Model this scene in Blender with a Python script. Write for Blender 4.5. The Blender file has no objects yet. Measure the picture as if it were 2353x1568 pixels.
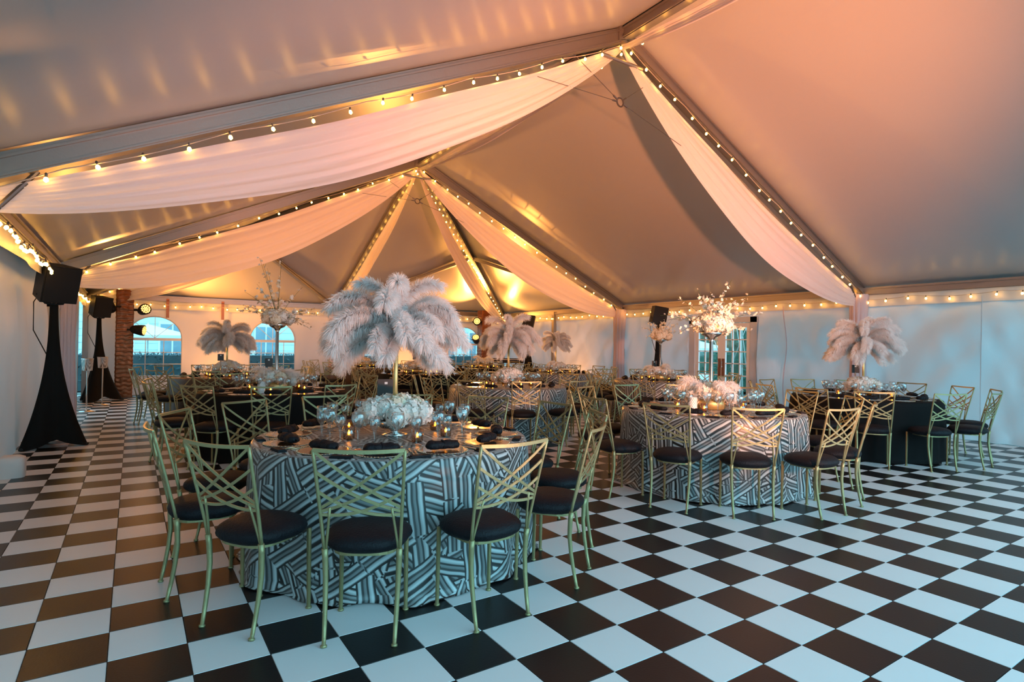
import bpy, bmesh, math, random
from mathutils import Vector, Matrix, Euler, noise
from mathutils.geometry import delaunay_2d_cdt
PI = math.pi
random.seed(7)
scene = bpy.context.scene
COL = scene.collection

# ------------------------------------------------------------------ camera
FPX = 1326.2
YAW, PIT, ROL = -0.582079, 0.009194, 0.015557
CAM = Vector((-1.7633, -2.1394, 1.3956))
F = Vector((-math.sin(YAW) * math.cos(PIT), math.cos(YAW) * math.cos(PIT), math.sin(PIT)))
R0 = Vector((math.cos(YAW), math.sin(YAW), 0)); U0 = R0.cross(F)
RR = R0 * math.cos(ROL) + U0 * math.sin(ROL); UU = U0 * math.cos(ROL) - R0 * math.sin(ROL)
cd = bpy.data.cameras.new('camera'); cam = bpy.data.objects.new('camera', cd); COL.objects.link(cam)
cd.sensor_width = 36.0; cd.lens = FPX / 2353 * 36.0; cd.clip_start = 0.05; cd.clip_end = 200
m = Matrix.Identity(4)
for i in range(3):
    m[i][0] = RR[i]; m[i][1] = UU[i]; m[i][2] = -F[i]; m[i][3] = CAM[i]
cam.matrix_world = m
scene.camera = cam

# ------------------------------------------------------------------ world, exposure, wash lights
scene.view_settings.view_transform = 'Standard'
scene.view_settings.look = 'None'
scene.view_settings.gamma = 1.0
scene.view_settings.use_curve_mapping = False
scene.view_settings.exposure = 0.0
SKY = 4.6
w = bpy.data.worlds.new('dusk_sky'); scene.world = w; w.use_nodes = True
nt = w.node_tree; bg = nt.nodes['Background']
bg.inputs['Color'].default_value = (0.28, 0.68, 0.86, 1); bg.inputs['Strength'].default_value = SKY
scene.cycles.max_bounces = 6; scene.cycles.diffuse_bounces = 4; scene.cycles.glossy_bounces = 3; scene.cycles.transparent_max_bounces = 8
scene.cycles.use_adaptive_sampling = True; scene.cycles.adaptive_threshold = 0.07
scene.cycles.sample_clamp_indirect = 4.0
scene.cycles.caustics_reflective = False; scene.cycles.caustics_refractive = False
AMBER = (1.0, 0.38, 0.07); PEACH = (1.0, 0.31, 0.10); PINK = (1.0, 0.42, 0.50)

def spot(name, loc, tgt, power, col, ang, blend=1.0, size=0.09):
    d = bpy.data.lights.new(name, 'SPOT'); d.energy = power; d.color = col
    d.spot_size = math.radians(ang); d.spot_blend = blend; d.shadow_soft_size = size
    o = bpy.data.objects.new(name, d); COL.objects.link(o); o.location = loc
    o.rotation_euler = (Vector(tgt) - Vector(loc)).to_track_quat('-Z', 'Y').to_euler()
    return o
# (lamp position, target, power, colour, cone, soft size): every one sits in a fixture built below
WASH = [((1.89, -2.75, 1.34), (4.8, 5.0, 4.50), 3150, PEACH, 86, 0.14),
        ((0.60, -2.70, 0.45), (0.1, 3.2, 3.5), 1000, (1.0, .38, .22), 58, 0.14)]
ADDED_FILL = [((0.25, 14.3), 120), ((5.3, 14.5), 160), ((8.55, 11.0), 90)]  # fill lamps added out of sight behind the tables to warm the far walls
HEADS = [((-1.52, 14.55, 2.16), (0.5, 14.3, 3.05), 900, AMBER, 110),
         ((-1.50, 14.50, 1.62), (1.2, 7.8, 4.6), 1750, AMBER, 80),
         ((7.92, 14.70, 2.20), (7.0, 14.0, 3.1), 650, AMBER, 110),
         ((7.86, 14.65, 1.68), (5.6, 6.6, 4.4), 1800, AMBER, 75),
         ((8.78, 14.66, 2.26), (8.9, 13.4, 3.0), 260, AMBER, 100)]

# ------------------------------------------------------------------ materials
MATS = {}
def newmat(name):
    mt = bpy.data.materials.new(name); mt.use_nodes = True
    MATS[name] = mt
    return mt, mt.node_tree, mt.node_tree.nodes['Principled BSDF']
def principled(name, col, rough=0.5, metal=0.0, spec=0.5, sheen=0.0, bump=None, var=None, trans=0.0, coat=0.0):
    mt, nt, b = newmat(name)
    b.inputs['Base Color'].default_value = (*col, 1); b.inputs['Roughness'].default_value = rough
    b.inputs['Metallic'].default_value = metal; b.inputs['Specular IOR Level'].default_value = spec
    b.inputs['Sheen Weight'].default_value = sheen; b.inputs['Coat Weight'].default_value = coat
    tc = nt.nodes.new('ShaderNodeTexCoord')
    if var:
        n = nt.nodes.new('ShaderNodeTexNoise'); n.inputs['Scale'].default_value = var[0]; n.inputs['Detail'].default_value = 4
        nt.links.new(tc.outputs['Object'], n.inputs['Vector'])
        mx = nt.nodes.new('ShaderNodeMix'); mx.data_type = 'RGBA'
        mx.inputs['A'].default_value = (*[c * (1 - var[1]) for c in col], 1)
        mx.inputs['B'].default_value = (*[min(1, c * (1 + var[1])) for c in col], 1)
        nt.links.new(n.outputs['Fac'], mx.inputs['Factor']); nt.links.new(mx.outputs['Result'], b.inputs['Base Color'])
    if bump:
        n = nt.nodes.new('ShaderNodeTexNoise'); n.inputs['Scale'].default_value = bump[0]; n.inputs['Detail'].default_value = 3
        nt.links.new(tc.outputs['Object'], n.inputs['Vector'])
        bp = nt.nodes.new('ShaderNodeBump'); bp.inputs['Strength'].default_value = bump[1]; bp.inputs['Distance'].default_value = 0.01
        nt.links.new(n.outputs['Fac'], bp.inputs['Height']); nt.links.new(bp.outputs['Normal'], b.inputs['Normal'])
    if trans > 0:
        out = nt.nodes['Material Output']; tr = nt.nodes.new('ShaderNodeBsdfTranslucent'); tr.inputs['Color'].default_value = (*col, 1)
        ms = nt.nodes.new('ShaderNodeMixShader'); ms.inputs['Fac'].default_value = trans
        nt.links.new(b.outputs['BSDF'], ms.inputs[1]); nt.links.new(tr.outputs['BSDF'], ms.inputs[2])
        nt.links.new(ms.outputs['Shader'], out.inputs['Surface'])
    return mt
def emit(name, col, strength):
    mt, nt, b = newmat(name)
    b.inputs['Base Color'].default_value = (*col, 1)
    b.inputs['Emission Color'].default_value = (*col, 1); b.inputs['Emission Strength'].default_value = strength
    return mt
def clear(name, col=(1, 1, 1), gloss=0.10, rough=0.03):
    mt, nt, b = newmat(name); out = nt.nodes['Material Output']
    tr = nt.nodes.new('ShaderNodeBsdfTransparent'); tr.inputs['Color'].default_value = (*col, 1)
    gl = nt.nodes.new('ShaderNodeBsdfGlossy'); gl.inputs['Roughness'].default_value = rough
    lw = nt.nodes.new('ShaderNodeLayerWeight'); lw.inputs['Blend'].default_value = 0.25
    ma = nt.nodes.new('ShaderNodeMath'); ma.operation = 'MULTIPLY_ADD'; ma.inputs[1].default_value = 0.75; ma.inputs[2].default_value = gloss
    ms = nt.nodes.new('ShaderNodeMixShader')
    nt.links.new(lw.outputs['Facing'], ma.inputs[0]); nt.links.new(ma.outputs[0], ms.inputs['Fac'])
    nt.links.new(tr.outputs['BSDF'], ms.inputs[1]); nt.links.new(gl.outputs['BSDF'], ms.inputs[2])
    nt.links.new(ms.outputs['Shader'], out.inputs['Surface'])
    return mt

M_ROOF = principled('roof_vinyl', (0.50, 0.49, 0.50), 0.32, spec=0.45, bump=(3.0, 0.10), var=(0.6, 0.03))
M_WALL = principled('wall_vinyl', (0.66, 0.66, 0.68), 0.42, spec=0.35, var=(1.1, 0.04), trans=0.15)
M_WALLIN = principled('lined_wall_vinyl', (0.78, 0.75, 0.74), 0.42, spec=0.35, var=(1.1, 0.04), trans=0.05)
M_SHEER = principled('sheer_fabric', (0.92, 0.82, 0.83), 0.75, spec=0.15, sheen=0.2, trans=0.28)
M_POSTDRAPE = principled('pink_drape', (0.80, 0.66, 0.70), 0.75, spec=0.15, sheen=0.3, trans=0.25)
M_ALU = principled('brushed_aluminium', (0.36, 0.33, 0.31), 0.42, 0.85, bump=(40, 0.1))
M_STEEL = principled('dark_steel', (0.13, 0.12, 0.12), 0.45, 0.7)
M_BLACK = principled('black_plastic', (0.012, 0.012, 0.013), 0.55, spec=0.3, bump=(60, 0.1))
M_SPANDEX = principled('black_spandex', (0.006, 0.006, 0.006), 0.8, spec=0.15, bump=(20, 0.05))
M_VELVET = principled('black_velvet', (0.006, 0.006, 0.009), 0.60, spec=0.22, sheen=0.0, bump=(90, 0.5))
M_GOLD = principled('champagne_gold_metal', (0.35, 0.31, 0.155), 0.42, 0.6, bump=(120, 0.15), var=(14, 0.10))
M_GOLDPOLE = principled('gold_pole', (0.72, 0.56, 0.24), 0.38, 0.7)
M_TILEW = principled('white_vinyl_tile', (0.74, 0.73, 0.74), 0.33, spec=0.32, bump=(90, 0.03), var=(2.5, 0.03))
M_TILEB = principled('black_vinyl_tile', (0.012, 0.011, 0.012), 0.33, spec=0.30, bump=(90, 0.06), var=(2.5, 0.15))
M_GROUT = principled('tile_joint', (0.03, 0.03, 0.03), 0.7)
M_BLACKCLOTH = principled('black_tablecloth', (0.007, 0.006, 0.006), 0.75, spec=0.12)
M_SEQUIN = principled('bronze_sequin_cloth', (0.10, 0.055, 0.03), 0.4, 0.35, bump=(70, 0.9), var=(60, 0.5))
M_FEATHER = principled('white_feather', (0.95, 0.95, 0.95), 0.85, spec=0.1, trans=0.58)
M_QUILL = principled('feather_quill', (0.75, 0.72, 0.66), 0.6)
M_PETAL = principled('white_petal', (0.86, 0.85, 0.80), 0.6, spec=0.2, var=(20, 0.06), trans=0.22)
M_CREAM = principled('cream_petal', (0.88, 0.80, 0.64), 0.6, spec=0.2, var=(20, 0.08), trans=0.22)
M_LIME = principled('green_bloom', (0.16, 0.42, 0.05), 0.6)
M_STEM = principled('dark_green_stem', (0.05, 0.10, 0.03), 0.6)
M_SILVER = principled('silver_metal', (0.72, 0.70, 0.68), 0.18, 1.0)
M_GLASS = clear('clear_glass', (0.97, 0.98, 0.98), 0.08, 0.04)
M_PANE = clear('window_pane', (0.93, 0.97, 0.98), 0.04, 0.05)
M_CHARGER = clear('charger_glass', (0.92, 0.84, 0.76), 0.30, 0.15)
M_PLATERIM = principled('beaded_gold_rim', (0.80, 0.58, 0.36), 0.25, 0.9)
M_VOTIVE = clear('gold_votive_glass', (1.0, 0.72, 0.28), 0.22, 0.12)
M_FLAME = emit('candle_flame', (1.0, 0.52, 0.10), 70.0)
M_WAX = principled('candle_wax', (0.9, 0.8, 0.6), 0.6, trans=0.4)
M_BULB = emit('warm_bulb', (1.0, 0.46, 0.07), 42.0)
M_LED = emit('led_lens', (1.0, 0.58, 0.14), 3.2)
M_LED.cycles.emission_sampling = 'NONE'
M_WIRE = principled('white_wire', (0.55, 0.45, 0.38), 0.6)
M_COPPER = principled('copper_satin', (0.24, 0.075, 0.022), 0.30, 0.55, spec=0.6, sheen=0.2, bump=(25, 0.3))
M_WHITE = principled('white_paint', (0.80, 0.80, 0.79), 0.45)
M_DOORPLATE = principled('brown_push_plate', (0.16, 0.07, 0.045), 0.4, 0.3)
M_CARD = principled('black_card', (0.012, 0.015, 0.015), 0.5)
M_PRINT = principled('pale_print', (0.75, 0.78, 0.78), 0.6)
M_HEDGE = principled('hedge_leaf', (0.035, 0.070, 0.080), 0.6, var=(3, 0.4), trans=0.2)
M_TREE = principled('tree_leaf', (0.04, 0.14, 0.095), 0.6, var=(3, 0.4), trans=0.2)
M_LAWN = principled('outside_paving', (0.13, 0.14, 0.13), 0.9, var=(4, 0.2))
M_SIDING = principled('pale_house_siding', (0.62, 0.70, 0.70), 0.7, var=(3, 0.05))
M_HOUSEWIN = principled('house_window_glass', (0.20, 0.30, 0.36), 0.12, spec=0.8)
M_TRUNK = principled('pale_bark', (0.42, 0.42, 0.38), 0.85, bump=(12, 0.4))
M_CANVAS = principled('white_canvas', (0.88, 0.88, 0.88), 0.8, trans=0.2)
M_KEYS = principled('ivory_keys', (0.75, 0.72, 0.66), 0.4)
M_BALLAST = principled('white_cover', (0.70, 0.62, 0.58), 0.6, bump=(8, 0.2))

def weave_material():
    """satin cloth printed with piled-up striped ribbons running in many directions"""
    mt, nt, b = newmat('striped_ribbon_weave')
    N = nt.nodes; L = nt.links
    b.inputs['Roughness'].default_value = 0.42; b.inputs['Specular IOR Level'].default_value = 0.5; b.inputs['Sheen Weight'].default_value = 0.05
    uv = N.new('ShaderNodeUVMap'); uv.uv_map = 'UVMap'
    nz = N.new('ShaderNodeTexNoise'); nz.inputs['Scale'].default_value = 5.0; nz.inputs['Detail'].default_value = 1
    L.new(uv.outputs['UV'], nz.inputs['Vector'])
    sb = N.new('ShaderNodeVectorMath'); sb.operation = 'SUBTRACT'; sb.inputs[1].default_value = (0.5, 0.5, 0.5); L.new(nz.outputs['Color'], sb.inputs[0])
    sc = N.new('ShaderNodeVectorMath'); sc.operation = 'SCALE'; sc.inputs['Scale'].default_value = 0.030; L.new(sb.outputs[0], sc.inputs[0])
    ad = N.new('ShaderNodeVectorMath'); ad.operation = 'ADD'; L.new(uv.outputs['UV'], ad.inputs[0]); L.new(sc.outputs[0], ad.inputs[1])
    def math_(op, a, bb=None, c=None):
        n = N.new('ShaderNodeMath'); n.operation = op
        for k, v in enumerate((a, bb, c)):
            if v is None: continue
            if isinstance(v, (int, float)): n.inputs[k].default_value = v
            else: L.new(v, n.inputs[k])
        return n.outputs[0]
    def stripes(fr, seed):
        r = N.new('ShaderNodeValToRGB'); r.color_ramp.interpolation = 'LINEAR'
        el = r.color_ramp.elements
        pts = [(0.0, 0.008), (0.08, 0.012), (0.13, 0.55), (0.24, 0.62), (0.28, 0.10), (0.36, 0.03), (0.42, 0.22), (0.52, 0.30), (0.56, 0.05),
               (0.62, 0.02), (0.67, 0.45), (0.80, 0.80), (0.86, 0.55), (0.90, 0.04), (1.0, 0.008)]
        el[0].position = pts[0][0]; el[0].color = (pts[0][1],) * 3 + (1,)
        el[1].position = 1.0; el[1].color = (pts[-1][1],) * 3 + (1,)
        for p, v in pts[1:-1]:
            e = el.new(p); e.color = (v * 0.97, v, v, 1)
        L.new(fr, r.inputs['Fac']); return r.outputs['Color']
    W_, LEN = 0.098, 0.30
    col = None
    for k, (ang, dens) in enumerate([(15, 1.0), (75, .62), (135, .62), (5, .5), (62, .5), (118, .5), (160, .42), (95, .40), (35, .36)]):
        rt = N.new('ShaderNodeVectorRotate'); rt.rotation_type = 'Z_AXIS'; rt.inputs['Angle'].default_value = math.radians(ang)
        of = N.new('ShaderNodeVectorMath'); of.operation = 'ADD'; of.inputs[1].default_value = (k * 3.37 + 10, k * 1.71 + 10, 0)
        L.new(ad.outputs[0], of.inputs[0]); L.new(of.outputs[0], rt.inputs['Vector'])
        sp = N.new('ShaderNodeSeparateXYZ'); L.new(rt.outputs['Vector'], sp.inputs[0])
        v = math_('DIVIDE', sp.outputs['Y'], W_); row = math_('FLOOR', v); fr = math_('FRACT', v)
        wn = N.new('ShaderNodeTexWhiteNoise'); wn.noise_dimensions = '1D'; L.new(row, wn.inputs['W'])
        u = math_('ADD', math_('DIVIDE', sp.outputs['X'], LEN), math_('MULTIPLY', wn.outputs['Value'], 7.0))
        cl = math_('FLOOR', u); fu = math_('FRACT', u)
        cb = N.new('ShaderNodeCombineXYZ'); L.new(row, cb.inputs[0]); L.new(cl, cb.inputs[1]); cb.inputs[2].default_value = k
        w2 = N.new('ShaderNodeTexWhiteNoise'); w2.noise_dimensions = '3D'; L.new(cb.outputs[0], w2.inputs['Vector'])
        if col is None: col = fr; continue
        on = math_('MULTIPLY', math_('LESS_THAN', w2.outputs['Value'], dens), math_('LESS_THAN', fu, 0.96))
        mx = N.new('ShaderNodeMix'); mx.data_type = 'FLOAT'; L.new(on, mx.inputs['Factor']); L.new(col, mx.inputs['A']); L.new(fr, mx.inputs['B'])
        col = mx.outputs['Result']
    col = stripes(col, 0)
    tint = N.new('ShaderNodeMix'); tint.data_type = 'RGBA'; tint.blend_type = 'MULTIPLY'; tint.inputs['Factor'].default_value = 1.0
    L.new(col, tint.inputs['A']); tint.inputs['B'].default_value = (0.66, 0.72, 0.73, 1)
    L.new(tint.outputs['Result'], b.inputs['Base Color'])
    return mt
M_WEAVE = weave_material()

# ------------------------------------------------------------------ mesh helpers
class MB:
    def __init__(s): s.v = []; s.f = []; s.mi = []; s.uv = None
    def add(s, vs, fs, mi=0):
        o = len(s.v); s.v += [tuple(p) for p in vs]
        for f in fs: s.f.append([i + o for i in f]); s.mi.append(mi)
        return s
    def box(s, c, size, rot=None, mi=0, taper=None):
        x, y, z = [k / 2 for k in size]; tx = taper or 1.0
        vs = [Vector((a * x * (tx if d > 0 else 1), b * y * (tx if d > 0 else 1), d * z)) for d in (-1, 1) for a, b in ((-1, -1), (1, -1), (1, 1), (-1, 1))]
        if rot is not None: vs = [rot @ p for p in vs]
        vs = [p + Vector(c) for p in vs]
        return s.add(vs, [(3, 2, 1, 0), (4, 5, 6, 7), (0, 1, 5, 4), (1, 2, 6, 5), (2, 3, 7, 6), (3, 0, 4, 7)], mi)
    def tube(s, pts, r, n=6, cap=True, mi=0, flat=None):
        """swept section along pts; r scalar or list; flat=(w,t,upvec) sweeps a flat bar instead"""
        pts = [Vector(p) for p in pts]; k = len(pts)
        rs = r if isinstance(r, (list, tuple)) else [r] * k
        ref = Vector((0, 0, 1)); rings = []
        for i, p in enumerate(pts):
            t = (pts[min(i + 1, k - 1)] - pts[max(i - 1, 0)]).normalized()
            if flat: a = Vector(flat[2]) - t * t.dot(Vector(flat[2]))
            else:
                a = ref - t * t.dot(ref)
                if a.length < 0.2: a = Vector((1, 0, 0)) - t * t.x
            a.normalize(); b = t.cross(a)
            if flat: rings.append([p + a * sx * flat[1] / 2 + b * sy * flat[0] / 2 for sx, sy in ((-1, -1), (1, -1), (1, 1), (-1, 1))])
            else: rings.append([p + (a * math.cos(2 * PI * j / n) + b * math.sin(2 * PI * j / n)) * rs[i] for j in range(n)])
        nn = len(rings[0]); vs = [q for g in rings for q in g]
        fs = [(i * nn + j, i * nn + (j + 1) % nn, (i + 1) * nn + (j + 1) % nn, (i + 1) * nn + j) for i in range(k - 1) for j in range(nn)]
        if cap: fs += [tuple(reversed(range(nn))), tuple(range((k - 1) * nn, k * nn))]
        return s.add(vs, fs, mi)
    def lathe(s, prof, n=16, c=(0, 0, 0), mi=0, rot=None):
        vs = []; fs = []; k = len(prof)
        for r, z in prof:
            for j in range(n):
                p = Vector((r * math.cos(2 * PI * j / n), r * math.sin(2 * PI * j / n), z))
                if rot is not None: p = rot @ p
                vs.append(p + Vector(c))
        for i in range(k - 1):
            for j in range(n):
                fs.append((i * n + j, i * n + (j + 1) % n, (i + 1) * n + (j + 1) % n, (i + 1) * n + j))
        if prof[0][0] > 1e-5: fs.append(tuple(reversed(range(n))))
        if prof[-1][0] > 1e-5: fs.append(tuple(range((k - 1) * n, k * n)))
        return s.add(vs, fs, mi)
    def ico(s, c, r, sub=1, sc=(1, 1, 1), mi=0):
        bm = bmesh.new(); bmesh.ops.create_icosphere(bm, subdivisions=sub, radius=1)
        vs = [Vector((v.co.x * r * sc[0], v.co.y * r * sc[1], v.co.z * r * sc[2])) + Vector(c) for v in bm.verts]
        bm.verts.index_update(); fs = [[v.index for v in f.verts] for f in bm.faces]; bm.free()
        return s.add(vs, fs, mi)
    def grid(s, fn, nu, nv, mi=0, closed_u=False):
        vs = [fn(i / nu, j / nv) for j in range(nv + 1) for i in range(nu + (0 if closed_u else 1))]
        w_ = nu if closed_u else nu + 1
        fs = []
        for j in range(nv):
            for i in range(nu):
                a = j * w_ + i; b = j * w_ + (i + 1) % w_
                fs.append((a, b, b + w_, a + w_))
        return s.add(vs, fs, mi)
    def mesh(s, name, mats, smooth=False):
        me = bpy.data.meshes.new(name); me.from_pydata(s.v, [], s.f)
        for mm in (mats if isinstance(mats, (list, tuple)) else [mats]): me.materials.append(mm)
        if any(s.mi): me.polygons.foreach_set('material_index', s.mi)
        if smooth: me.polygons.foreach_set('use_smooth', [True] * len(me.polygons))
        me.update(); return me
def link(name, me, parent=None, loc=(0, 0, 0), rot=(0, 0, 0), scale=(1, 1, 1)):
    o = bpy.data.objects.new(name, me); COL.objects.link(o); o.parent = parent
    o.location = loc; o.rotation_euler = rot; o.scale = scale
    return o
def put(name, mb, mat, parent=None, smooth=False, **kw): return link(name, mb.mesh(name, mat, smooth), parent, **kw)
def tag(o, label, cat=None, group=None, kind=None):
    o['label'] = label
    if cat: o['category'] = cat
    if group: o['group'] = group
    if kind: o['kind'] = kind
    return o
def thing(name, label, cat, loc=(0, 0, 0), rz=0.0, group=None):
    return tag(link(name, None, None, loc, (0, 0, rz)), label, cat, group)
def struct(o, label, kind='structure'):
    o['label'] = label; o['kind'] = kind; return o
def lerp(a, b, t): return a + (b - a) * t

# ------------------------------------------------------------------ tent dimensions (metres)
XL, XR, XC = -2.75, 9.45, 3.35
HE, HR = 2.50, 5.35
Y1, Y2, YB, YA, YF = 3.20, 9.40, 15.50, -2.95, -2.95
SL = (HR - HE) / (XR - XC)

# ------------------------------------------------------------------ floor
T = 0.3048
def tile_mesh(mat, nm):
    g = 0.0012; mb = MB(); a = T / 2 - g
    vs = [(-a, -a, -0.004), (a, -a, -0.004), (a, a, -0.004), (-a, a, -0.004)] + [(sx * (a - .0015), sy * (a - .0015), 0) for sx, sy in ((-1, -1), (1, -1), (1, 1), (-1, 1))]
    mb.add(vs, [(4, 5, 6, 7), (0, 1, 5, 4), (1, 2, 6, 5), (2, 3, 7, 6), (3, 0, 4, 7)])
    return mb.mesh(nm, mat)
floor = put('floor', MB().box((XC - .1, (YF + YB) / 2 + 0.2, -0.055), (XR - XL + 0.55, YB - YF + 0.9, 0.1)), M_GROUT)
struct(floor, 'black and white chequered vinyl floor across the marquee')
TW, TB = tile_mesh(M_TILEW, 'tile_white'), tile_mesh(M_TILEB, 'tile_black')
cells = []
for i in range(int(YF / T) - 1, int(YB / T) + 2):
    for j in range(int(XL / T) - 2, int(XR / T) + 1):
        cx, cy = (j + .5) * T, (i + .5) * T
        if not (XL - .30 < cx < XR + .15 and YF - .2 < cy < YB + .3): continue
        d = Vector((cx, cy, 0)) - CAM; z = d.dot(F); size = 0
        if z > 0.4:
            px = 1176.5 + FPX * d.dot(RR) / z; py = 784 - FPX * d.dot(UU) / z
            if -120 < px < 2480 and 790 < py < 1700:
                size = 1 / z ** 3
        for tx, ty in ((-0.22, 1.68), (3.38, 1.82), (6.87, 1.94)):
            if (cx - tx) ** 2 + (cy - ty) ** 2 < 0.7: size *= 0.01
        cells.append((size, i, j, cx, cy))
cells.sort(reverse=True)
rest = MB()
for k, (size, i, j, cx, cy) in enumerate(cells):
    white = (i + j) % 2 == 1
    if k < 300: link('tile', TW if white else TB, floor, (cx, cy, 0))
    else:
        a = T / 2 - 0.0012
        rest.add([(cx - a, cy - a, 0), (cx + a, cy - a, 0), (cx + a, cy + a, 0), (cx - a, cy + a, 0)], [(0, 1, 2, 3)], 0 if white else 1)
fr_ = put('tile_field', rest, [M_TILEW, M_TILEB], floor); fr_['kind'] = 'stuff'

# ------------------------------------------------------------------ ceiling
ceiling = struct(link('ceiling', None), 'white vinyl marquee roof with a ridge and a hipped end')
def roof_panel(P0, P1, P2, P3, nu=28, nv=20, sag=0.05, wr=0.006):
    """four-cornered cloth panel sagging a little between its beams"""
    P = [Vector(p) for p in (P0, P1, P2, P3)]
    n = (P[1] - P[0]).cross(P[3] - P[0]); n = n if n.length > 1e-6 else (P[1] - P[0]).cross(P[2] - P[0])
    n.normalize(); n = n if n.z > 0 else -n
    def fn(u, v):
        p = P[0].lerp(P[1], u).lerp(P[3].lerp(P[2], u), v)
        e = math.sin(PI * u) * math.sin(PI * v)
        return p + Vector((0, 0, 0.11)) - n * sag * e + n * wr * e * noise.noise(p * 1.3)
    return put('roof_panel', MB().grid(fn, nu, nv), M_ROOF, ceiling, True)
EO = 0.34; XLO, XRO, YBO, HO = XL - EO, XR + EO, YB + EO, HE - EO * SL      # roof cloth runs out past the walls
for a, b in ((YA, Y1), (Y1, Y2)):
    roof_panel((XLO, a, HO), (XLO, b, HO), (XC, b, HR), (XC, a, HR))
    roof_panel((XRO, a, HO), (XRO, b, HO), (XC, b, HR), (XC, a, HR))
AP2 = (XC, Y2, HR)
HNL, HNR = Vector(((XL + XC) / 2, (Y2 + YB) / 2, (HE + HR) / 2)), Vector(((XR + XC) / 2, (Y2 + YB) / 2, (HE + HR) / 2))
roof_panel((XLO, Y2, HO), (XLO, YBO, HO), AP2, AP2, sag=0.04)
roof_panel((XRO, Y2, HO), (XRO, YBO, HO), AP2, AP2, sag=0.04)
roof_panel((XLO, YBO, HO), (XC, YBO, HO), AP2, AP2, sag=0.04, wr=0.02)
roof_panel((XC, YBO, HO), (XRO, YBO, HO), AP2, AP2, sag=0.04, wr=0.03)

# ------------------------------------------------------------------ frame of the tent
def beam(name, A, B, parent, w_=0.085, h_=0.16, drop=0.0, mat=None):
    A, B = Vector(A), Vector(B); t = (B - A).normalized()
    up = Vector((0, 0, 1)) - t * t.z; up.normalize(); o = up * -drop
    mb = MB().tube([A + o, B + o], 1, flat=(w_, h_, up))
    for s_ in (-1, 1):      # keder track lips along both edges
        sd = t.cross(up) * s_ * (w_ / 2 + 0.012)
        mb.tube([A + o + sd + up * h_ * 0.28, B + o + sd + up * h_ * 0.28], 1, flat=(0.022, 0.018, up))
        mb.tube([A + o + sd - up * h_ * 0.40, B + o + sd - up * h_ * 0.40], 1, flat=(0.016, 0.014, up))
    return put(name, mb, mat or M_ALU, parent)
TN = [0]
def trim(label):
    TN[0] += 1
    return struct(link('trim_%d' % TN[0], None), label)
def post(x, y, parent): return put('post', MB().box((x, y, HE / 2), (0.11, 0.11, HE)).box((x, y, 0.008), (0.22, 0.22, 0.016)), M_ALU, parent)
def arch(y, label):
    t = trim(label)
    for sx in (XL, XR):
        s_ = 1 if sx > XC else -1
        beam('rafter', (XC, y, HR), (sx, y, HE), t, w_=0.11, h_=0.17)
        post(sx - s_ * 0.02, y, t)
        put('brace', MB().tube([(sx - s_ * 0.02, y, HE - 0.42), (sx - s_ * 0.40, y, HE + 0.10)], 0.018, 8), M_STEEL, t)
    put('collar_tie', MB().tube([(XC - 0.36, y, HR - 0.33), (XC + 0.36, y, HR - 0.33)], 0.026, 8), M_ALU, t)
    rc = Vector((XC - 0.02, y, 4.50))
    put('ring', MB().tube([rc + Vector((0.055 * math.cos(a), 0.0, 0.055 * math.sin(a))) for a in [k * PI / 8 for k in range(17)]], 0.011, 6), M_STEEL, t)
    for dx, dz in ((-0.78, 0.40), (0.62, 0.45), (-1.75, -0.03), (2.0, -0.55)):
        d = Vector((dx, 0, dz)).normalized()
        put('cable', MB().tube([rc + d * 0.05, rc + d * 0.13, rc + d * 0.14, rc + Vector((dx, 0, dz))], [0.012, 0.012, 0.004, 0.004], 5), M_STEEL, t)
    put('ridge_bracket', MB().box((XC, y, HR - 0.02), (0.24, 0.15, 0.2)), M_ALU, t)
    return t
arch(Y1, 'aluminium arch of the marquee crossing the middle of the hall')
arch(Y2, 'aluminium arch where the ridge meets the hipped end')
arch(YA, 'aluminium arch at the open entrance')
t = trim('aluminium ridge beam along the top of the marquee')
for a, b in ((YA, Y1), (Y1, Y2)): beam('ridge_beam', (XC, a, HR), (XC, b, HR), t, 0.10, 0.16)
t = trim('aluminium hip and jack rafters of the hipped end')
for sx in (XL, XR):
    beam('hip_rafter', AP2, (sx, YB, HE), t, 0.09, 0.15)
    hn = HNL if sx == XL else HNR
    beam('jack_rafter', hn, (XC, YB, HE), t, 0.07, 0.10); beam('jack_rafter', hn, (sx, Y2, HE), t, 0.07, 0.10)
    s_ = 1 if sx > XC else -1
    post(sx - s_ * 0.02, YB - 0.02, t)
    post(sx - s_ * 0.02, (Y2 + YB) / 2, t)
beam('middle_rafter', AP2, (XC, YB, HE), t, 0.08, 0.13); post(XC, YB - 0.02, t)
t = trim('aluminium eave beams around the marquee')
beam('eave_beam', (XL, YF, HE), (XL, YB, HE), t, 0.09, 0.14); beam('eave_beam', (XR, YF, HE), (XR, YB, HE), t, 0.09, 0.14)
beam('eave_beam', (XL, YB, HE), (XR, YB, HE), t, 0.09, 0.14)
for q in (1.6, 2.9):      # hanging straps on the back eave
    put('hanging_strap', MB().box((XL + q + 0.15, YB - 0.06, HE - 0.25), (0.07, 0.01, 0.5)), M_COPPER, t)

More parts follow.
